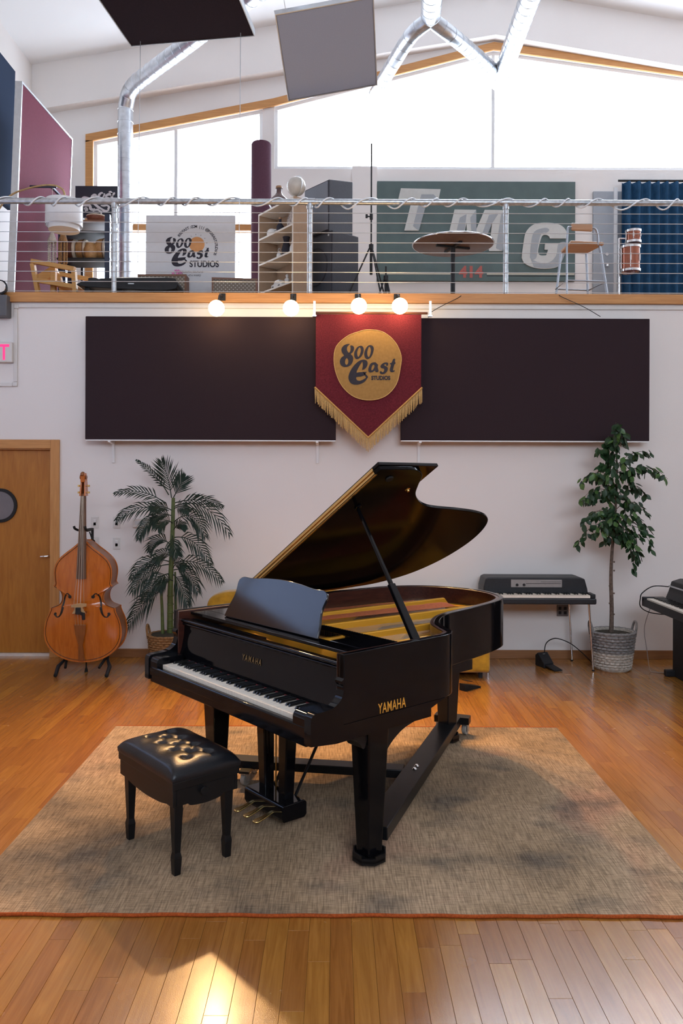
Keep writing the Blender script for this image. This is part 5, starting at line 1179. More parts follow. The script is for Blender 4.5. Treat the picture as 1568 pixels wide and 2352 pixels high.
# ------------------------------------------------------------------ keyboard at the right edge
KX, KY0, KY1 = 2.80, 5.95, 7.12
rk = thing('stage_keyboard', 'black keyboard on a solid black pedestal at the right edge', 'keyboard', (KX, 7.12, 0))
L_ = KY1-KY0
MB().prism([(0, 0.615), (0.30, 0.60), (0.62, 0.60), (0.62, 0.675), (0.20, 0.675), (0.19, 0.655), (0.02, 0.655), (0.0, 0.69)], -L_, 0, 'y').build('case', M['tolex'], rk, bevel=0.006)
MB().box(0.0, 0.20, -0.05, 0.0, 0.657, 0.70).build('end_cheek', M['tolex'], rk, bevel=0.006)
k_ = MB().box(0.025, 0.185, -0.0225, 0, 0.657, 0.692).build('white_key', M['ivory'], rk, loc=(0, -0.06, 0))
for i in range(1, 47): inst(k_, rk, (0, -0.06-i*0.0235, 0))
b_ = MB().box(0.08, 0.185, -0.006, 0.006, 0.692, 0.703).build('black_key', M['ebony'], rk, loc=(0, -0.06-0.0235, 0))
for i in range(1, 46):
    if i % 7 in (1, 2, 4, 5, 6): inst(b_, rk, (0, -0.06-(i+1)*0.0235, 0))
MB().prism([(0.20, 0.677), (0.62, 0.677), (0.62, 0.86), (0.34, 0.87), (0.26, 0.845), (0.235, 0.76)], -L_, -0.02, 'y').build('rear_case', M['tolex'], rk, bevel=0.012)
MB().box(0.225, 0.2325, -L_+0.05, -0.05, 0.80, 0.812).build('trim_strip', M['alu'], rk, rot=(0, -0.0, 0))
MB().box(0.24, 0.60, -L_+0.08, -0.10, 0.0, 0.599).build('pedestal', M['black'], rk, bevel=0.01)
MB().box(0.16, 0.61, -0.16, -0.10, 0.0005, 0.06).build('pedestal_foot', M['black'], rk, bevel=0.01)
MB().tube(spline([(0.25, -0.0, 0.79), (0.12, 0.03, 0.79), (0.02, 0.03, 0.73), (-0.012, 0.0, 0.68), (0.0, 0.02, 0.60), (0.10, 0.03, 0.545), (0.235, -0.12, 0.55)], 6), 0.005, 6).build('cable', M['rubber'], rk, smooth=60)
MB().tube(spline([(0.10, 0.04, 0.599), (0.05, 0.06, 0.40), (0.07, 0.05, 0.20), (0.09, 0.03, 0.02), (0.13, 0.0, 0.006), (0.24, -0.05, 0.006)], 6), 0.0035, 6).build('power_cord', mat('grey_cord', (0.30, 0.28, 0.26), 0.5, var=0.1), rk, smooth=60)
# ------------------------------------------------------------------ things on the loft
ZF = ZL1+0.0015
# printed board
pY = 8.6; a_ = at(335, 494, pY); b_ = at(540, 494, pY); PW = b_.x-a_.x; PH = a_.z-ZF
bo = thing('printed_board', 'white printed board with the studio logo standing behind the railing', 'sign', (a_.x, pY, ZF))
MB().box(0, PW, 0, 0.02, 0, PH).build('board', mat('white_board', (0.60, 0.60, 0.62), 0.6, var=0.02), bo)
kq = pY/FPX; c2 = 1/9.8*kq
bxp = lambda x: (360+x/9.8-335)*kq; bzp = lambda y: at(400, 500+y/9.8, pY).z-ZF
poly_obj('sun_disc', [[(172*c2*math.cos(t), 172*c2*math.sin(t)) for t in [2*PI*k/40 for k in range(40)]]], mat('orange_print', (0.58, 0.27, 0.10), 0.7, var=0.05), bo, (bxp(905), -0.0006, bzp(602)), ext=0.0004)
logo(bo, M['ink'], (bxp(180), -0.0016, bzp(438)), c2*0.85, c2*0.772, 188, 470, 0.0005)
text('lettering', 'STUDIOS', M['ink'], bo, (bxp(1070), -0.0016, bzp(1105)), (PI/2, 0, 0), size=190*c2, bold=0.003, xs=0.86, ext=0.0005)
text('lettering', 'ATLANTA | BELTLINE', M['ink'], bo, (bxp(790), -0.0012, bzp(1240)), (PI/2, 0, 0), size=58*c2, xs=0.95, ext=0.0004)
text('lettering', 'OLD 4TH WARD', M['ink'], bo, (bxp(790), -0.0012, bzp(1318)), (PI/2, 0, 0), size=58*c2, xs=0.95, ext=0.0004)
arc = '800EAST.COM ||| @800EASTSTUDIOS'; vsl, fsl = [], []
R_a = 430*c2
jm = MB()
for i, ch in enumerate(arc):
    if ch == ' ': continue
    ang = math.radians(lerp(147, -22, i/(len(arc)-1))); me = text_mesh(ch, size=84*c2, bold=0.0008, ext=0.0004)
    Mx = Matrix.Translation((math.cos(ang)*R_a, math.sin(ang)*R_a, 0)) @ Matrix.Rotation(ang-PI/2, 4, 'Z')
    jm.add([v.co for v in me.vertices], [tuple(p.vertices) for p in me.polygons], Mx); bpy.data.meshes.remove(me)
o = jm.build('lettering', M['ink'], bo, loc=(bxp(885), -0.0012, bzp(655)), rot=(PI/2, 0, 0))
for k in range(6):
    ang = math.radians(lerp(125, -20, k/5)); r = 225*c2
    MB().box(-0.002, 0.002, -0.001, 0, -0.006, 0.006).build('tick_mark', M['ink'], bo, loc=(bxp(905)+r*math.cos(ang), -0.0004, bzp(602)+r*math.sin(ang)), rot=(0, PI/2-ang, 0))
# pink orchid in front of the board
q = at(404, 640, 8.54); orc = thing('orchid_plant', 'pink orchid sprig in a small pot in front of the printed board', 'plant', (q.x, 8.54, ZF))
M['pink'] = mat('orchid_pink', (0.55, 0.16, 0.36), 0.6, var=0.25, scale=40)
MB().lathe([(0.0001, 0), (0.03, 0), (0.042, 0.08), (0.038, 0.08), (0.0001, 0.07)], 16).build('pot', M['offwhite'], orc, smooth=40)
MB().tube(spline([(0, 0, 0.09), (0.01, 0, 0.25), (0.02, 0, 0.40), (0.05, 0, 0.45), (0.075, 0, 0.42)], 5), 0.003, 6).build('stem', M['palmstem'], orc)
for dx, dz in ((-0.05, 0.39), (-0.03, 0.42), (0.0, 0.45), (0.03, 0.45), (0.055, 0.43), (0.07, 0.40), (-0.045, 0.36), (0.02, 0.42)):
    mb = MB()
    for k in range(5): ang = 2*PI*k/5; mb.ball((dx+0.012*math.cos(ang), -0.012, dz+0.012*math.sin(ang)), 0.011, 8, 5, (1, 0.4, 1))
    mb = MB(); n_ = 10
    prof_ = [(0.0235 if k % 2 == 0 else 0.010) for k in range(n_)]
    mb.prism([(dx+prof_[k]*math.cos(2*PI*k/n_), dz+prof_[k]*math.sin(2*PI*k/n_)) for k in range(n_)], -0.018, -0.012, 'y'); mb.build('flower', M['pink'], orc)
# boxes faced with dotted cloth
def dot_mat():
    m = bpy.data.materials.new('dotted_cloth'); m.use_nodes = True; n = m.node_tree; b = n.nodes['Principled BSDF']
    tc = n.nodes.new('ShaderNodeTexCoord'); mp = n.nodes.new('ShaderNodeMapping'); mp.inputs['Rotation'].default_value = (0, PI/4, 0); mp.inputs['Scale'].default_value = (34, 0.0, 34); n.links.new(tc.outputs['Object'], mp.inputs[0])
    vo = n.nodes.new('ShaderNodeTexVoronoi'); vo.inputs['Randomness'].default_value = 0; vo.inputs['Scale'].default_value = 1; n.links.new(mp.outputs[0], vo.inputs['Vector'])
    r = n.nodes.new('ShaderNodeValToRGB'); r.color_ramp.elements[0].position = 0.18; r.color_ramp.elements[1].position = 0.24
    r.color_ramp.elements[0].color = (0.52, 0.48, 0.42, 1); r.color_ramp.elements[1].color = (0.20, 0.165, 0.13, 1)
    n.links.new(vo.outputs['Distance'], r.inputs[0]); n.links.new(r.outputs[0], b.inputs['Base Color']); b.inputs['Roughness'].default_value = 0.9; return m
M['dots'] = dot_mat()
M['walnut'] = wood('walnut_box', (0.14, 0.06, 0.03), (0.20, 0.09, 0.045), 0.5, axis=0)
for x0, x1, yt, Yd, rz, lb in ((316, 428, 630, 8.33, 0.0, 'brown box with dotted grey cloth front, behind the black keyboard'), (486, 590, 637, 8.25, 0.10, 'brown box with dotted grey cloth front, beside the bookcase')):
    a_ = at(x0, yt, Yd); b_ = at(x1, yt, Yd); w = b_.x-a_.x; h = a_.z-ZF
    t = thing('cloth_front_box', lb, 'box', (a_.x, Yd, ZF), rz, group='dotted cloth boxes on the loft')
    mb = MB(); mb.box(0, w, 0.012, 0.16, 0, h); mb.build('case', M['walnut'], t, bevel=0.004)
    MB().box(0, 0.02, -0.006, 0.0115, 0, h).box(w-0.02, w, -0.006, 0.0115, 0, h).box(0.02, w-0.02, -0.006, 0.0115, h-0.02, h).box(0.02, w-0.02, -0.006, 0.0115, 0, 0.02).build('frame', M['walnut'], t)
    MB().box(0.02, w-0.02, 0.0, 0.0115, 0.02, h-0.02).build('cloth_front', M['dots'], t)
# black stage piano seen from below at the railing
kY = 8.0; a_ = at(176, 655, kY); b_ = at(405, 655, kY); w = b_.x-a_.x
zb0, zt0 = at(280, 668, kY).z-ZF, at(280, 638, kY).z-ZF
sk = thing('stage_keyboard', 'long black digital keyboard lying behind the loft railing', 'keyboard', (a_.x, kY, ZF))
pf = spline([(0.0, zb0+0.06), (0.12, zb0+0.035), (0.45, zb0+0.015), (0.85, zb0), (1.0, zb0+0.02)], 5)
body = [(x*w, z) for x, z in pf]+[(w*1.02, zb0+0.06), (w*0.99, zt0-0.01), (w*0.9, zt0), (0.25*w, zt0-0.01), (0.05*w, zt0-0.045)]
MB().prism(body, -0.02, 0.30, 'y').build('body', M['black'], sk, bevel=0.008, smooth=40)
for fx0 in (0.09, 0.42, 0.72, 0.88):
    zz_ = zb0+0.02 if fx0 > 0.5 else zb0+0.04
    MB().hull2([(fx0*w-0.02, 0.0, 0), (fx0*w+0.02, 0.0, 0), (fx0*w+0.02, 0.2, 0), (fx0*w-0.02, 0.2, 0)], [(fx0*w-0.015, 0.02, zz_), (fx0*w+0.035, 0.02, zz_), (fx0*w+0.035, 0.18, zz_), (fx0*w-0.015, 0.18, zz_)]).build('foot', M['black'], sk)
k_ = MB().box(-0.0095, 0.0095, 0.02, 0.16, zt0+0.0005, zt0+0.012).build('white_key', M['ivory'], sk, loc=(0.34*w, 0, 0))
for i in range(1, 28): inst(k_, sk, (0.34*w+i*0.0202, 0, 0))
MB().cyl((0.14*w, 0.1, zt0-0.03), (0.14*w, 0.1, zt0+0.012), 0.055, 16).build('dial', M['black'], sk, smooth=40)
MB().box(0.52*w, 0.58*w, -0.022, -0.0202, zb0+0.065, zb0+0.075).build('badge', M['alu'], sk)
# wooden armchair
cY = 8.12; q = at(78, 606, cY); ch = thing('wooden_armchair', 'pine wood armchair frame at the left end of the loft', 'chair', (q.x+0.26, cY+0.25, ZF), math.radians(-12))
M['pine'] = wood('pine', (0.50, 0.25, 0.07), (0.62, 0.34, 0.11), 0.45, axis=0)
def bar4(p, q, w, t, name, m=None):
    p, q = Vector(p), Vector(q); z = (q-p).normalized(); s_ = Vector((0, 1, 0)); x = z.cross(s_).normalized()
    L0 = [tuple(p+s_*t*a+x*w*b) for a, b in ((-1, -1), (1, -1), (1, 1), (-1, 1))]; L1 = [tuple(q+s_*t*a+x*w*b) for a, b in ((-1, -1), (1, -1), (1, 1), (-1, 1))]
    return MB().hull2(L0, L1).build(name, m or M['pine'], ch, bevel=0.003)
for yy in (-0.25, 0.25):
    bar4((-0.26, yy, 0.455), (0.24, yy, 0.345), 0.022, 0.026, 'armrest'); bar4((-0.25, yy, 0.43), (-0.16, yy, 0.0), 0.022, 0.022, 'back_leg'); bar4((0.23, yy, 0.33), (0.255, yy, 0.0), 0.022, 0.022, 'front_leg')
    bar4((-0.20, yy, 0.25), (0.24, yy, 0.16), 0.022, 0.018, 'side_rail')
for k in range(6):
    t_ = k/5; MB().box(-0.035, 0.035, -0.23, 0.23, -0.008, 0.008).build('seat_slat', M['pine'], ch, loc=(lerp(-0.14, 0.20, t_), 0, lerp(0.262, 0.19, t_)), rot=(0, 0.2, 0))
bar4((-0.27, -0.10, 0.30), (-0.06, -0.10, 0.40), 0.05, 0.02, 'back_slat'); bar4((-0.06, -0.16, 0.41), (-0.06, -0.16, 0.02), 0.028, 0.02, 'prop_post')
# drum shade lamp with arching pole
lY = 8.3; c0 = at(147, 490, lY); lp = thing('drum_shade_lamp', 'white drum shade lamp hanging from an arching pole on the loft', 'lamp', (at(-40, 700, lY).x, lY, ZF))
lx = c0.x-lp.location.x; zt1, zb1 = at(147, 462, lY).z-ZF, at(147, 520, lY).z-ZF; rr = 41*lY/FPX
M['shade'] = mat('white_shade', (0.80, 0.80, 0.82), 0.8, spec=0.1, var=0.02)
Mt = Matrix.Translation((lx, 0, 0))
MB().lathe([(rr, zb1), (rr, zt1), (rr-0.006, zt1), (rr-0.006, zb1)], 36, Mt, cap=False).build('shade', M['shade'], lp, smooth=40)
MB().lathe([(0.0001, zb1-0.045), (rr*0.84, zb1-0.045), (rr*0.86, zb1+0.03), (0.0001, zb1+0.03)], 36, Mt).build('diffuser', M['shade'], lp, smooth=40)
MB().tube(spline([(0, 0, 0.03), (-0.05, 0, 0.5), (0.05, 0, 0.80), (0.25, 0, zt1+0.02), (0.5, 0, zt1+0.14), (lx-0.12, 0, zt1+0.17), (lx, 0, zt1+0.10), (lx, 0, zt1-0.05)], 6), 0.010, 8).build('arching_pole', mat('bamboo', (0.42, 0.27, 0.12), 0.5, var=0.2), lp, smooth=50)
MB().lathe([(0.0001, 0), (0.16, 0), (0.16, 0.02), (0.03, 0.035), (0.0001, 0.035)], 24).build('base', M['black'], lp, smooth=40)
# shelf rack with drums, bowl; painted sign on top
rY = 9.2; kr = rY/FPX
rx = lambda px: at(px, 600, rY).x; rzz = lambda py: at(220, py, rY).z-ZF
rk_ = thing('shelf_rack', 'dark blue-black shelf rack holding hand drums on the loft', 'shelf', (rx(130), rY, ZF))
X0 = rx(130); M['rack'] = mat('rack_steel', (0.022, 0.030, 0.055), 0.4, 0.3, var=0.1)
for px in (133, 240):
    for yy in (0.0, 0.32): MB().box(rx(px)-X0, rx(px)-X0+0.06, yy, yy+0.05, 0, rzz(492)).build('upright', M['rack'], rk_)
for py in (505, 530, 592):
    MB().box(0.0, rx(252)-X0, 0.001, 0.369, rzz(py)-0.02, rzz(py)).build('shelf_board', M['black'] if py > 520 else M['walnut'], rk_)
for py in (515, 560, 605): MB().cyl((rx(250)-X0, 0.05, rzz(py)), (rx(250)-X0, 0.32, rzz(py)-0.12), 0.006, 6).build('side_brace', M['alu'], rk_)
zh_ = at(133, 462, 9.2).z-ZF
MB().box(rx(133)-X0+0.061, rx(133)-X0+0.09, 0.0, 0.03, 0, zh_).box(rx(133)-X0-0.14, rx(133)-X0+0.16, -0.50, -0.48, zh_-0.025, zh_).box(rx(133)-X0+0.061, rx(133)-X0+0.09, -0.479, 0.03, zh_+0.001, zh_+0.02).build('hook_bar', M['rack'], rk_)
M['drum_wood'] = wood('drum_shell', (0.34, 0.17, 0.06), (0.50, 0.27, 0.10), 0.4, axis=1)
M['skin'] = mat('drum_skin', (0.62, 0.52, 0.40), 0.7, var=0.1)
M['redwood'] = wood('drum_shell_red', (0.16, 0.05, 0.03), (0.24, 0.08, 0.045), 0.4, axis=1)
zs = rzz(592)
for px0, px1, r, m, lb in ((138, 166, 0.13, 'redwood', 'reddish hand drum lying on the shelf rack, leftmost in the row'), (168, 190, 0.13, 'drum_wood', 'honey coloured hand drum lying on the shelf rack, second in the row'), (214, 236, 0.135, 'drum_wood', 'honey coloured frame drum at the right end of the shelf rack row')):
    xa, xb = rx(px0), rx(px1); t = thing('hand_drum', lb, 'drum', ((xa+xb)/2, rY+0.18, ZF+zs+r+0.008), group='hand drums on the shelf rack')
    L = (xb-xa)/2; Mx = Matrix.Rotation(PI/2, 4, 'Y')
    MB().lathe([(r*0.86, -L), (r*0.98, -L*0.3), (r*0.99, L*0.3), (r*0.94, L)], 24, Mx).build('shell', M[m], t, smooth=40)
    MB().lathe([(0.0001, L), (r*0.95, L+0.001), (r*0.97, L-0.012), (r*0.985, L-0.015), (r*0.985, L-0.03), (r*0.96, L-0.03)], 24, Mx, cap=False).build('head', M['skin'], t, smooth=40)
    MB().tube([(L*0.5, r*1.0*math.cos(a), r*1.0*math.sin(a)) for a in [2*PI*k/24 for k in range(24)]], 0.006, 6, closed=True).build('hoop', M['walnut'], t, smooth=60)
q = at(201, 575, rY); t = thing('gourd_drum', 'orange gourd drum between the frame drums on the rack', 'drum', (rx(202), rY+0.10, ZF+zs+0.001))
MB().lathe([(0.0001, 0), (0.05, 0), (0.085, 0.05), (0.085, 0.12), (0.065, 0.17), (0.055, 0.20), (0.0001, 0.20)], 22).build('shell', M['drum_wood'], t, smooth=50); MB().lathe([(0.057, 0.19), (0.060, 0.205), (0.0001, 0.208)], 22, cap=False).build('head', M['skin'], t, smooth=50)
t = thing('wooden_bowl', 'dark wooden bowl drum on top of the shelf rack', 'bowl', (rx(212), rY+0.17, ZF+rzz(505)+0.001))
MB().lathe([(0.0001, 0), (0.06, 0), (0.11, 0.04), (0.125, 0.085), (0.115, 0.085), (0.0001, 0.02)], 24).build('body', M['redwood'], t, smooth=50); MB().tube([(0.12*math.cos(a), 0.12*math.sin(a), 0.087) for a in [2*PI*k/24 for k in range(24)]], 0.008, 6, closed=True).build('rim', M['skin'], t, smooth=60)
# painted sign, black with white flourish lettering
sY = 9.75; a_ = at(173, 427, sY); b_ = at(270, 500, sY); sw, sh = b_.x-a_.x, a_.z-b_.z
sg = thing('painted_sign', 'black sign with white painted flourish letters behind the shelf rack', 'sign', (a_.x, sY, b_.z-0.6))
MB().box(0, sw, 0, 0.02, 0.6, 0.6+sh).build('board', mat('blackboard', (0.016, 0.020, 0.032), 0.5, var=0.1), sg)
for xx in (0.08, sw-0.1): MB().box(xx-0.015, xx+0.015, 0.021, 0.045, ZF-(b_.z-0.6), 0.6+sh*0.7).build('back_post', M['black'], sg)
M['wpaint'] = mat('white_paint_letter', (0.62, 0.60, 0.60), 0.6, var=0.03)
def brush(P, W_, name='flourish'):
    s12 = sY/FPX/12.06
    path = spline([(p[0], p[1]) for p in P], 5); wd = spline([(q_,) for q_ in W_], 5); lp_ = []
    for i, ((x, y), (w_,)) in enumerate(zip(path, wd)):
        a2 = path[max(i-1, 0)]; b2 = path[min(i+1, len(path)-1)]; tt_ = Vector((b2[0]-a2[0], -(b2[1]-a2[1]))); tt_ = tt_.normalized() if tt_.length > 0 else Vector((1, 0)); n_ = Vector((-tt_.y, tt_.x))
        X = (x-155)*s12; Z = 0.6+sh-(y-60)*s12; w2 = w_*s12
        lp_.append([(X-n_.x*w2, -0.004, Z-n_.y*w2), (X+n_.x*w2, -0.004, Z+n_.y*w2), (X+n_.x*w2, -0.0005, Z+n_.y*w2), (X-n_.x*w2, -0.0005, Z-n_.y*w2)])
    MB().loft(lp_).build(name, M['wpaint'], sg)
brush([(320, 440), (380, 390), (450, 385), (560, 420), (640, 520), (760, 620), (900, 720), (1000, 755), (1100, 720)], [20, 32, 30, 22, 26, 34, 36, 30, 14])
brush([(580, 440), (620, 350), (680, 305), (730, 320), (740, 370)], [14, 30, 28, 24, 10]); brush([(690, 345), (720, 400), (700, 450)], [12, 28, 10])
brush([(810, 440), (790, 380), (830, 290), (890, 250), (920, 270)], [30, 36, 30, 22, 12]); brush([(955, 265), (960, 330), (900, 420), (830, 440)], [16, 28, 30, 24])
brush([(940, 440), (1000, 340), (1090, 290), (1150, 300), (1200, 290), (1250, 245)], [10, 28, 34, 46, 36, 18]); brush([(1080, 230), (1140, 225), (1175, 300)], [12, 26, 26]); brush([(960, 450), (1020, 390), (1080, 400), (1060, 445)], [16, 26, 22, 10]); brush([(1170, 320), (1170, 440)], [36, 30])
brush([(160, 610), (300, 600), (450, 600), (560, 610), (580, 690), (640, 720), (700, 690)], [12, 24, 30, 34, 40, 32, 14]); brush([(400, 700), (450, 690), (470, 760)], [20, 48, 44]); brush([(860, 600), (940, 610), (1040, 600), (1090, 650), (1060, 710)], [12, 24, 22, 30, 22]); brush([(640, 760), (760, 720), (860, 760), (880, 850)], [12, 30, 34, 14])
# hanging chimes
hY = 8.71
for px, lb, wh in ((120, 'white knotted shell chime hanging beside the drum rack', True), (145, 'bamboo wind chime hanging beside the drum rack', False)):
    q = at(px, 530, hY); zt_ = q.z-ZF; t = thing('wind_chime', lb, 'wind chime', (q.x, hY, ZF+zt_), group='chimes on the loft')
    mm = M['wick_w'] if wh else M['seagrass']
    MB().lathe([(0.006, 0.0), (0.012, 0.02), (0.045, -0.10), (0.048, -0.12), (0.0001, -0.12)][::-1] if False else [(0.004, 0.0), (0.020, -0.03), (0.05, -0.11), (0.05, -0.13), (0.0001, -0.13)], 14).build('top_cap', mm, t, smooth=50)
    MB().cyl((0, 0, 0), (0, 0, ZF+zh_-0.027-q.z), 0.003, 5).build('cord', mm, t)
    for k in range(7):
        a2 = 2*PI*k/7; x, y = 0.040*math.cos(a2), 0.040*math.sin(a2); L = 0.24+0.06*((k*3) % 5)/5
        if wh:
            mb = MB()
            prof_ = []
            n_ = 12
            for j in range(n_*2+1): prof_.append((0.0105 if j % 2 else 0.004, -0.13-L*j/(2*n_)))
            mb.lathe(prof_, 7, Matrix.Translation((x, y, 0))); mb.build('bead_strand', mm, t, smooth=60)
        else: MB().cyl((x, y, -0.13), (x, y, -0.13-L), 0.011, 8).build('chime_tube', mm, t, smooth=50)
# tall fabric column
q = at(600, 330, 9.5); t = thing('tube_column', 'tall dark plum fabric column bass trap beside the bookcase', 'column', (q.x, 9.5, ZF)); hT = q.z-ZF; rT = 23*9.5/FPX
MB().lathe([(0.0001, 0.03), (rT, 0.03), (rT, hT-0.02), (rT-0.01, hT), (0.0001, hT)], 30).build('fabric_tube', mat('plum_tube', (0.10, 0.045, 0.065), 0.9, spec=0.1, var=0.1, scale=90), t, smooth=40)
MB().lathe([(0.0001, 0), (rT+0.01, 0), (rT+0.01, 0.03), (0.0001, 0.03)], 30).build('base_ring', M['black'], t, smooth=40)
# bookcase, turned to the left
A = at(593, 482, 9.0); B = at(673, 450, 8.4); bw = math.hypot(B.x-A.x, 0.6); ang = math.atan2(-0.6, B.x-A.x); hB = B.z-ZF
bc = thing('bookcase', 'narrow tan bookcase with pale edges standing on the loft', 'bookcase', (A.x, 9.0, ZF), ang)
M['tan'] = mat('tan_melamine', (0.36, 0.24, 0.155), 0.5, var=0.05); M['edge'] = mat('pale_edge', (0.72, 0.66, 0.58), 0.5, var=0.03)
bdp = 0.26
for xx in (0, bw-0.02):
    MB().box(xx, xx+0.02, 0.004, bdp, 0, hB).build('side_panel', M['tan'], bc); MB().box(xx, xx+0.02, 0, 0.0038, 0, hB).build('side_edge', M['edge'], bc)
MB().box(0.0201, bw-0.0201, bdp-0.012, bdp, 0, hB).build('back_panel', M['tan'], bc)
shz = [at(673, 648, 8.4).z-ZF, at(673, 578, 8.4).z-ZF, at(673, 516, 8.4).z-ZF, hB-0.02]
for z in shz: MB().box(0.0201, bw-0.0201, 0.0, bdp-0.0122, z, z+0.02).build('shelf_board', M['edge'], bc)
MB().box(0.0201, bw-0.0201, 0.0, 0.012, 0.0, 0.07).build('plinth', M['edge'], bc)
def onshelf(name, label, cat, u, v, z, build):
    c, s = math.cos(ang), math.sin(ang); t = thing(name, label, cat, (A.x+u*c-v*s, 9.0+u*s+v*c, ZF+z+0.0205), ang)
    build(t); return t
lat = lambda prof, m, nm: (lambda t: MB().lathe(prof, 20).build(nm, m, t, smooth=50))
M['glaze_w'] = mat('white_glaze', (0.75, 0.73, 0.70), 0.25, var=0.03); M['glaze_b'] = mat('brown_glaze', (0.10, 0.05, 0.045), 0.3, var=0.3, scale=30); M['wood_s'] = wood('small_wood', (0.3, 0.16, 0.08), (0.4, 0.22, 0.11), 0.5)
def jug(t):
    MB().lathe([(0.0001, 0), (0.045, 0), (0.062, 0.035), (0.055, 0.075), (0.035, 0.095), (0.0001, 0.095)], 20).build('body', M['glaze_w'], t, smooth=50); MB().tube(spline([(0.05, 0, 0.08), (0.085, 0, 0.07), (0.08, 0, 0.035), (0.055, 0, 0.03)], 4), 0.006, 6).build('handle', M['glaze_w'], t)
onshelf('small_jug', 'small white jug on the upper bookcase shelf', 'jug', 0.16, 0.09, shz[2], jug)
def bottle(m):
    def f(t): MB().lathe([(0.0001, 0), (0.04, 0), (0.042, 0.09), (0.015, 0.13), (0.014, 0.17), (0.0001, 0.17)], 16).build('body', m, t, smooth=50); MB().lathe([(0.0001, 0.17), (0.017, 0.1705), (0.017, 0.19), (0.0001, 0.19)], 12).build('stopper', M['wood_s'], t, smooth=40)
    return f
onshelf('glass_bottle', 'dark squat bottle on the upper bookcase shelf', 'bottle', 0.32, 0.10, shz[2], bottle(M['ink']))
onshelf('glass_bottle', 'red-brown squat bottle beside the patterned plate', 'bottle', 0.42, 0.18, shz[2], bottle(M['redwood']))
def dish(t): MB().lathe([(0.0001, -0.006), (0.08, -0.006), (0.12, 0.006), (0.12, 0.012), (0.08, 0.0), (0.0001, 0.0)], 28, Matrix.Translation((0, 0.02, 0.125)) @ Matrix.Rotation(math.radians(78), 4, 'X')).build('plate', mat('patterned_glaze', (0.65, 0.60, 0.55), 0.3, col2=(0.18, 0.14, 0.13), scale=45), t, smooth=50); MB().box(-0.04, 0.04, 0.0, 0.08, 0, 0.012).build('plate_stand', M['wood_s'], t)
onshelf('display_plate', 'patterned round plate propped on the upper bookcase shelf', 'plate', 0.59, 0.09, shz[2], dish)
def lantern(t):
    MB().lathe([(0.0001, 0), (0.035, 0), (0.03, 0.07), (0.012, 0.10), (0.0001, 0.11)], 8).build('body', M['glaze_w'], t); MB().tube([(0.025*math.cos(a), 0, 0.11+0.03*math.sin(a)) for a in [PI*k/8 for k in range(9)]], 0.003, 5).build('bail', M['alu'], t)
onshelf('small_lantern', 'small pale lantern at the left of the middle bookcase shelf', 'lantern', 0.30, 0.10, shz[1], lantern)
onshelf('small_lantern', 'small pale lantern at the right of the middle bookcase shelf', 'lantern', 0.64, 0.06, shz[1], lantern)
def vase(m, h): return lambda t: MB().lathe([(0.0001, 0), (0.04, 0), (0.055, h*0.4), (0.03, h*0.8), (0.042, h), (0.034, h), (0.0001, h*0.9)], 18).build('body', m, t, smooth=50)
onshelf('dark_vase', 'tall dark vase on the middle bookcase shelf', 'vase', 0.42, 0.12, shz[1], vase(M['ink'], 0.24)); onshelf('dark_vase', 'tan vase at the back of the middle bookcase shelf', 'vase', 0.55, 0.18, shz[1], vase(M['wood_s'], 0.20))
def toy(t):
    MB().prism([(-0.11, 0.015), (-0.11, 0.06), (-0.06, 0.065), (-0.03, 0.10), (0.05, 0.10), (0.08, 0.06), (0.11, 0.055), (0.11, 0.015)], -0.04, 0.04, 'y').build('body', M['glaze_w'], t, bevel=0.006)
    for x in (-0.065, 0.065):
        for y in (-0.042, 0.042): MB().cyl((x, y-0.006, 0.020), (x, y+0.006, 0.020), 0.020, 12).build('wheel', M['black'], t)
onshelf('toy_car', 'white toy car on the lowest bookcase shelf', 'toy', 0.30, 0.10, shz[0], toy)
onshelf('small_figurine', 'pale figurine on the lowest bookcase shelf', 'figurine', 0.47, 0.10, shz[0], lat([(0.0001, 0), (0.03, 0), (0.022, 0.05), (0.03, 0.08), (0.012, 0.10), (0.02, 0.125), (0.0001, 0.145)], M['glaze_w'], 'body'))
onshelf('small_figurine', 'slim pale figurine at the right end of the lowest bookcase shelf', 'figurine', 0.60, 0.10, shz[0], lat([(0.0001, 0), (0.028, 0), (0.02, 0.06), (0.026, 0.10), (0.010, 0.14), (0.017, 0.16), (0.0001, 0.19)], M['wick_w'], 'body'))
def djug(t):
    MB().lathe([(0.0001, 0), (0.08, 0), (0.115, 0.06), (0.105, 0.12), (0.05, 0.17), (0.033, 0.20), (0.034, 0.25), (0.0001, 0.25)], 24).build('body', M['glaze_b'], t, smooth=50); MB().lathe([(0.0001, 0.25), (0.04, 0.2505), (0.036, 0.275), (0.0001, 0.275)], 16).build('stopper', M['wood_s'], t, smooth=40)
onshelf('stoneware_jug', 'brown stoneware jug on top of the bookcase', 'jug', 0.26, 0.12, hB-0.02, djug)
def globe(t):
    MB().ball((0, 0, 0.165), 0.105, 26, 16).build('globe_ball', mat('pale_globe', (0.60, 0.56, 0.50), 0.4, col2=(0.46, 0.42, 0.37), scale=9), t, smooth=60); MB().lathe([(0.0001, 0), (0.06, 0), (0.055, 0.015), (0.012, 0.03), (0.012, 0.058), (0.0001, 0.058)], 18).build('foot', M['wood_s'], t, smooth=40)
    MB().tube([(0.115*math.cos(a), 0, 0.165+0.115*math.sin(a)) for a in [2*PI*k/32 for k in range(32)]], 0.004, 6, closed=True).build('meridian_ring', M['alu'], t)
onshelf('table_globe', 'pale globe with metal ring on top of the bookcase', 'globe', 0.62, 0.12, hB-0.02, globe)
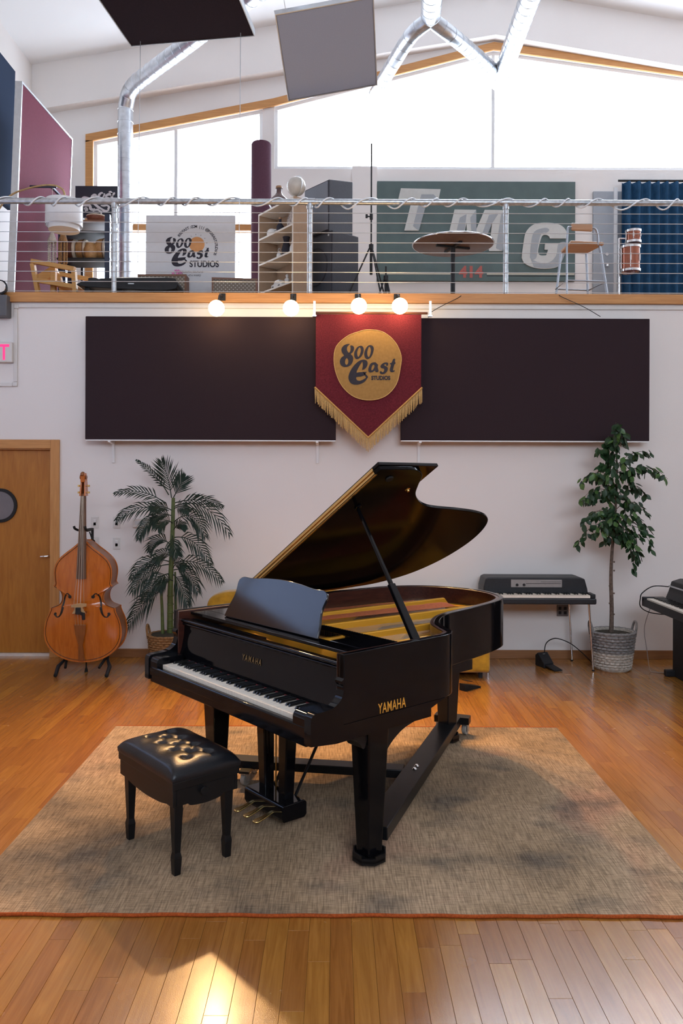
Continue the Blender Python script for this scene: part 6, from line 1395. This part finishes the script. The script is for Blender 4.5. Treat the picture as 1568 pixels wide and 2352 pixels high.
# stacked loudspeakers
M['grille'] = mat('speaker_grille', (0.055, 0.06, 0.075), 0.6, var=0.35, scale=260); M['cab'] = mat('speaker_cab', (0.030, 0.030, 0.040), 0.6, var=0.15, scale=80)
sa = math.radians(-50)
q = at(690, 600, 8.95); low = thing('loudspeaker', 'large black subwoofer at the bottom of the speaker stack', 'loudspeaker', (q.x, 8.95, ZF), sa)
hL = at(750, 545, 8.8).z-ZF; wL, dL = 0.56, 0.40
MB().box(0, wL, 0.012, dL, 0, hL).build('cabinet', M['cab'], low, bevel=0.012)
MB().box(0.02, wL-0.02, 0.0, 0.0115, 0.14, hL-0.03).build('grille', M['grille'], low)
ringmesh(0.20, 0.215, -0.006, 0.0, 36).build('cone_ring', M['cab'], low, loc=(wL/2, -0.0005, hL*0.60))
for xx in (0.05, wL-0.05): MB().lathe([(0.0001, 0), (0.012, 0), (0.010, 0.006), (0.0001, 0.006)], 10, Matrix.Translation((xx, -0.0005, hL-0.05)) @ Matrix.Rotation(PI/2, 4, 'X')).build('corner_screw', M['alu'], low)
text('lettering', 'turbo', M['glaze_w'], low, (wL*0.60, -0.001, 0.165), (PI/2, 0, 0), size=0.075, bold=0.002, ext=0.0006)
up = thing('loudspeaker', 'black wedge-shaped loudspeaker standing on the subwoofer', 'loudspeaker', (low.location.x, 8.95, ZF+hL+0.0005), sa)
hU = at(750, 413, 8.8).z-ZF-hL; wU = 0.44
pl_ = [(0.06, 0.012), (0.06+wU, 0.012), (0.06+wU*0.90, 0.40), (0.06+wU*0.45, 0.44), (0.06+wU*0.15, 0.40)]
mb = MB(); mb.hull2([(x, y, 0.0) for x, y in pl_], [(x, y, hU-(0.08 if i in (0, 1) else 0.0)) for i, (x, y) in enumerate(pl_)]); mb.build('cabinet', M['cab'], up, bevel=0.01)
MB().box(0.075, 0.045+wU, 0.0, 0.0115, 0.02, hU-0.10).build('grille', M['alu'] if False else mat('pale_grille', (0.17, 0.18, 0.21), 0.5, 0.3, var=0.35, scale=300), up)
MB().box(0.22, 0.34, 0.30, 0.36, hU-0.0, hU+0.02).build('rigging_plate', M['cab'], up)
# pilaster on the gable wall beside the sign
struct(MB().box(fx(806), fx(862), YF-0.10, YF-0.001, ZL1, sillR).build('trim_7', M['wall']))
# lighting stand and small tripod
def tripod(label, px, ptop, Yd, hub, spread, extra=None):
    q = at(px, ptop, Yd); hT_ = q.z-ZF; zh = at(px, hub, Yd).z-ZF
    t = thing('tripod_stand', label, 'stand', (q.x, Yd, ZF), 0.35)
    MB().cyl((0, 0, zh-0.30), (0, 0, zh+0.02), 0.016, 10).build('centre_column', M['black'], t, smooth=50); MB().cyl((0, 0, zh), (0, 0, hT_), 0.009, 10).build('mast', M['black'], t, smooth=50)
    MB().cyl((0, 0, zh-0.02), (0, 0, zh+0.03), 0.026, 12).build('hub', M['black'], t, smooth=50)
    for k in range(3):
        a2 = 2*PI*k/3+0.5
        MB().cyl((0.02*math.cos(a2), 0.02*math.sin(a2), zh-0.01), (spread*math.cos(a2), spread*math.sin(a2), 0.012), 0.009, 8).build('leg', M['black'], t, smooth=50); MB().ball((spread*math.cos(a2), spread*math.sin(a2), 0.012), 0.012, 8, 6).build('foot', M['rubber'], t)
    for pk in extra or []:
        z = at(px, pk, Yd).z-ZF; MB().cyl((0, 0, z-0.03), (0, 0, z+0.03), 0.018, 10).cyl((-0.02, 0, z), (-0.05, 0, z), 0.008, 8).box(-0.065, -0.045, -0.008, 0.008, z-0.02, z+0.02).build('clamp', M['black'], t)
    return t
tripod('tall black light stand tripod in front of the white pilaster', 853, 330, 8.5, 568, 0.34, [498]); tripod('short black tripod beside the tall light stand', 886, 612, 8.4, 640, 0.13)
# big painted sign with bevelled letters
gY = YF-0.05; a_ = at(866, 416, gY); b_ = at(1320, 646, gY); gw, gh = b_.x-a_.x, a_.z-b_.z; kg = gY/FPX
tm = thing('letter_sign', 'large green sign with big white letters on the loft wall', 'sign', (a_.x, gY, b_.z))
M['green'] = mat('hazy_sign_green', (0.085, 0.125, 0.120), 0.6, var=0.08, scale=5)  # green paled so the haze over the sign is in its colour
MB().box(0, gw, 0, 0.045, 0, gh).build('board', M['green'], tm)
gx = lambda x: (880+x/3.733-866)*kg; gz = lambda y: gh-(420+y/3.733-416)*kg
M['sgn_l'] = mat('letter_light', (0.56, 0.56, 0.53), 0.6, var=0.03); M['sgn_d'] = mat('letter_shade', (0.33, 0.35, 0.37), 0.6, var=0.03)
def sgn(nm, P, m, d, e=0.010): poly_obj(nm, [[(gx(x), gz(y)) for x, y in Q] for Q in P], m, tm, (0, d, 0), ext=e)
T_ = [(150, 50), (490, 57), (472, 148), (378, 148), (305, 412), (180, 412), (245, 147), (128, 142)]
M_ = [(525, 585), (610, 230), (795, 232), (797, 395), (868, 232), (1065, 235), (1020, 585), (905, 585), (930, 350), (832, 585), (722, 585), (712, 350), (655, 585)]
G_ = sm([(1230, 400), (1300, 352), (1400, 340), (1500, 355), (1560, 400)])[:17]
G_ = spline([(1185, 640), (1200, 520), (1222, 420), (1290, 355), (1400, 340), (1510, 358), (1565, 410), (1570, 475)], 5)+[(1425, 475)]+spline([(1420, 460), (1395, 445), (1360, 455), (1338, 520), (1325, 590), (1345, 620), (1395, 620)], 4)+[(1410, 572), (1380, 572), (1386, 515), (1568, 515)]+spline([(1550, 620), (1500, 712), (1400, 735), (1290, 725), (1212, 690), (1186, 642)], 5)[:-1]
sgn('letter', [T_], M['sgn_l'], -0.011); sgn('letter', [M_], M['sgn_l'], -0.011); sgn('letter', [G_], M['sgn_l'], -0.011)
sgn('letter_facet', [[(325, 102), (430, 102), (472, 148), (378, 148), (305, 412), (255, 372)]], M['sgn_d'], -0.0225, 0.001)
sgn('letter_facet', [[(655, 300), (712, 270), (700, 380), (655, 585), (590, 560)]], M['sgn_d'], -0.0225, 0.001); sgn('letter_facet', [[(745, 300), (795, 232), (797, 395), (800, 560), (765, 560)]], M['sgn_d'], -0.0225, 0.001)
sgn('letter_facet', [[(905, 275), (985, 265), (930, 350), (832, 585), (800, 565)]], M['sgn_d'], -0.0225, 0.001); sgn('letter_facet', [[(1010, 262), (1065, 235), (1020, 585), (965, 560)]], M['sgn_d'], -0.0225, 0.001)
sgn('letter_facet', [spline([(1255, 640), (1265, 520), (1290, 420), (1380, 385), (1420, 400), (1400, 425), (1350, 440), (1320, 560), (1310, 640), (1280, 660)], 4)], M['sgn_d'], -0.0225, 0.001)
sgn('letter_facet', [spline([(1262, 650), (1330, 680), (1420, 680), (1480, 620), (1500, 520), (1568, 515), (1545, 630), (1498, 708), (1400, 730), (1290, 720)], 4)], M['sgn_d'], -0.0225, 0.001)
for x0, x1 in ((-45, 580), (890, 1640)): MB().box(gx(x0), gx(x1), -0.003, -0.0005, gz(785), gz(770)).build('stripe', mat('cream_stripe', (0.50, 0.47, 0.38), 0.6, var=0.03) if 'cream' not in M else M['cream'], tm)
MB().box(gx(890), gx(1640), -0.003, -0.0005, gz(797), gz(791)).build('stripe', M['black'], tm)
text('lettering', '414', mat('sign_red', (0.42, 0.10, 0.08), 0.6, var=0.05), tm, (gx(755), -0.003, gz(805)), (PI/2, 0, 0), size=130/3.733*kg, bold=0.010, ext=0.002, xs=1.0, space=1.05)
# round table
q = at(1040, 560, 8.6); tbz = 4.36-ZF; tt_ = thing('round_table', 'round pedestal table standing on the loft in front of the sign', 'table', (q.x, 8.6, ZF))
MB().lathe([(0.0001, tbz), (0.43, tbz), (0.445, tbz+0.012), (0.445, tbz+0.022), (0.435, tbz+0.03), (0.0001, tbz+0.03)], 48).build('tabletop', mat('table_brown', (0.13, 0.075, 0.065), 0.4, var=0.1), tt_, smooth=40)
MB().tube([(0.447*math.cos(a), 0.447*math.sin(a), tbz+0.015) for a in [2*PI*k/60 for k in range(60)]], 0.007, 6, closed=True).build('metal_edge', M['chrome'], tt_, smooth=60)
MB().cyl((0, 0, 0.03), (0, 0, tbz-0.005), 0.026, 14).build('pedestal', M['black'], tt_, smooth=50)
for k in range(4):
    a2 = PI*k/2+0.3; MB().box(0, 0.20, -0.015, 0.015, tbz-0.022, tbz-0.002).build('top_bracket', M['black'], tt_, rot=(0, 0, a2)); MB().hull2([(0, -0.03, 0), (0.30, -0.02, 0), (0.30, 0.02, 0), (0, 0.03, 0)], [(0, -0.03, 0.05), (0.30, -0.015, 0.015), (0.30, 0.015, 0.015), (0, 0.03, 0.05)]).build('foot', M['black'], tt_, rot=(0, 0, a2))
# chrome stool with wooden pads
sY2 = 8.3; q0 = at(1330, 640, sY2); stl = thing('bar_stool', 'chrome bar stool with wooden seat and back pad on the loft', 'stool', (q0.x, sY2, ZF), math.radians(8))
ks = sY2/FPX; sx_ = lambda px: (px-1330)*ks; sz_ = lambda py: at(1330, py, sY2).z-ZF
M['dkchrome'] = mat('worn_chrome', (0.34, 0.36, 0.40), 0.35, 0.8, var=0.1)
M['woodpad'] = wood('beech_pad', (0.42, 0.22, 0.12), (0.52, 0.29, 0.16), 0.45, axis=0)
zs_ = sz_(572)
MB().prism([(sx_(1292), -0.17), (sx_(1372), -0.17), (sx_(1364), 0.18), (sx_(1302), 0.18)], zs_, zs_+0.035, 'z').build('seat', M['woodpad'], stl, bevel=0.012)
MB().box(sx_(1290), sx_(1340), -0.215, -0.18, sz_(545), sz_(528)).build('back_pad', M['woodpad'], stl, bevel=0.014)
MB().tube(spline([(sx_(1284), -0.17, 0.0), (sx_(1281), -0.19, sz_(600)), (sx_(1282), -0.20, sz_(545)), (sx_(1292), -0.20, sz_(537)), (sx_(1338), -0.20, sz_(536)), (sx_(1352), -0.19, sz_(545)), (sx_(1358), -0.16, sz_(572))], 5), 0.011, 8).build('back_frame', M['dkchrome'], stl, smooth=50)
for xt, yt, xb, yb2 in ((1364, -0.14, 1380, -0.20), (1300, 0.15, 1290, 0.22), (1362, 0.15, 1376, 0.22)): MB().cyl((sx_(xt), yt, zs_), (sx_(xb), yb2, 0), 0.013, 10).build('leg', M['dkchrome'], stl, smooth=50)
MB().tube([(sx_(1283), -0.17, sz_(655)), (sx_(1376), -0.18, sz_(655)), (sx_(1373), 0.20, sz_(655)), (sx_(1292), 0.20, sz_(655))], 0.009, 8, closed=True).build('foot_ring', M['dkchrome'], stl, smooth=50)
# loft door, casing, curtain
d0, d1 = fx(1358), fx(1404)
MB_ = MB().box(d0, d0+0.86, YF-0.04, YF-0.002, ZL1, fz(440)); do = struct(MB_.build('door_2', mat('grey_door', (0.34, 0.37, 0.41), 0.5, var=0.03)))
for py, r in ((584, 0.024), (610, 0.032)):
    q = at(1393, py, YF-0.05); MB().lathe([(0.0001, 0), (r, 0), (r*0.9, 0.02), (r*0.6, 0.05 if r > 0.03 else 0.02), (0.0001, 0.055 if r > 0.03 else 0.022)], 16, Matrix.Translation((q.x, YF-0.0405, q.z)) @ Matrix.Rotation(PI/2, 4, 'X')).build('door_knob' if r > 0.03 else 'deadbolt', M['chrome'], do, smooth=50)
struct(MB().box(fx(1404), fx(1412), YF-0.06, YF-0.041, ZL1, fz(432)).build('trim_8', M['white']))
cu = thing('stage_curtain', 'blue pleated curtain hanging at the right end of the loft', 'curtain', (fx(1412), YF-0.22, ZF))
NC = 56; hC = fz(430)-ZF; wC = 0.97
vs = []
for j in range(2):
    for i in range(NC+1):
        x = wC*i/NC; vs.append((x, 0.05*math.sin(i*0.85+0.4*math.sin(i*0.21)), 0.01 if j == 0 else hC))
n_ = len(vs); vs += [(x, y+0.006, z) for x, y, z in vs]
fs = [(i, i+1, NC+2+i, NC+1+i) for i in range(NC)]+[(n_+i, n_+NC+1+i, n_+NC+2+i, n_+i+1) for i in range(NC)]
MB().add(vs, fs).build('cloth', mat('curtain_blue', (0.022, 0.075, 0.155), 0.85, spec=0.15, var=0.15, scale=15), cu, smooth=80)
MB().cyl((-0.05, 0.0, hC+0.02), (wC+0.05, 0.0, hC+0.02), 0.016, 10).build('curtain_rod', M['black'], cu)
# copper coloured tom drums on a stand
tY = 9.5; q = at(1447, 600, tY); dr_ = thing('drum_set', 'copper coloured tom drums on a chrome stand before the blue curtain', 'drums', (q.x, tY, ZF))
tz_ = lambda py: at(1447, py, tY).z-ZF; M['shellc'] = mat('copper_shell', (0.34, 0.12, 0.075), 0.2, 0.5, var=0.1)
for (pa_, pb2, r, dx) in ((568, 622, 0.112, 0.0), (531, 556, 0.085, 0.035)):
    Mx = Matrix.Translation((dx, 0, 0))
    s0 = MB().lathe([(r, tz_(pb2)), (r, tz_(pa_))], 28, Mx).build('shell', M['shellc'], dr_, smooth=40)
    for z in (tz_(pb2), tz_(pa_)): MB().lathe([(r+0.001, z-0.018), (r+0.010, z-0.018), (r+0.010, z+0.010), (r+0.001, z+0.010)], 28, Mx, cap=False).build('hoop', M['chrome'], s0, smooth=40)
    for k in range(6):
        a2 = PI*k/3+0.2; x, y = dx+(r+0.010)*math.cos(a2), (r+0.010)*math.sin(a2)
        MB().cyl((x, y, tz_(pb2)+0.02), (x, y, tz_(pa_)-0.02), 0.004, 6).cyl((x, y, lerp(tz_(pb2), tz_(pa_), 0.35)), (x, y, lerp(tz_(pb2), tz_(pa_), 0.65)), 0.009, 8).build('lug', M['chrome'], s0, smooth=40)
MB().cyl((-0.14, 0, 0.25), (-0.14, 0, tz_(548)), 0.012, 10).cyl((-0.14, 0, tz_(590)), (-0.10, 0, tz_(590)), 0.010, 8).cyl((-0.14, 0, tz_(548)), (0.0, 0, tz_(548)), 0.009, 8).build('stand_post', M['chrome'], dr_, smooth=50)
for k in range(3):
    a2 = 2*PI*k/3; MB().cyl((-0.14, 0, 0.28), (-0.14+0.28*math.cos(a2), 0.28*math.sin(a2), 0.01), 0.010, 8).build('stand_leg', M['chrome'], dr_, smooth=50)
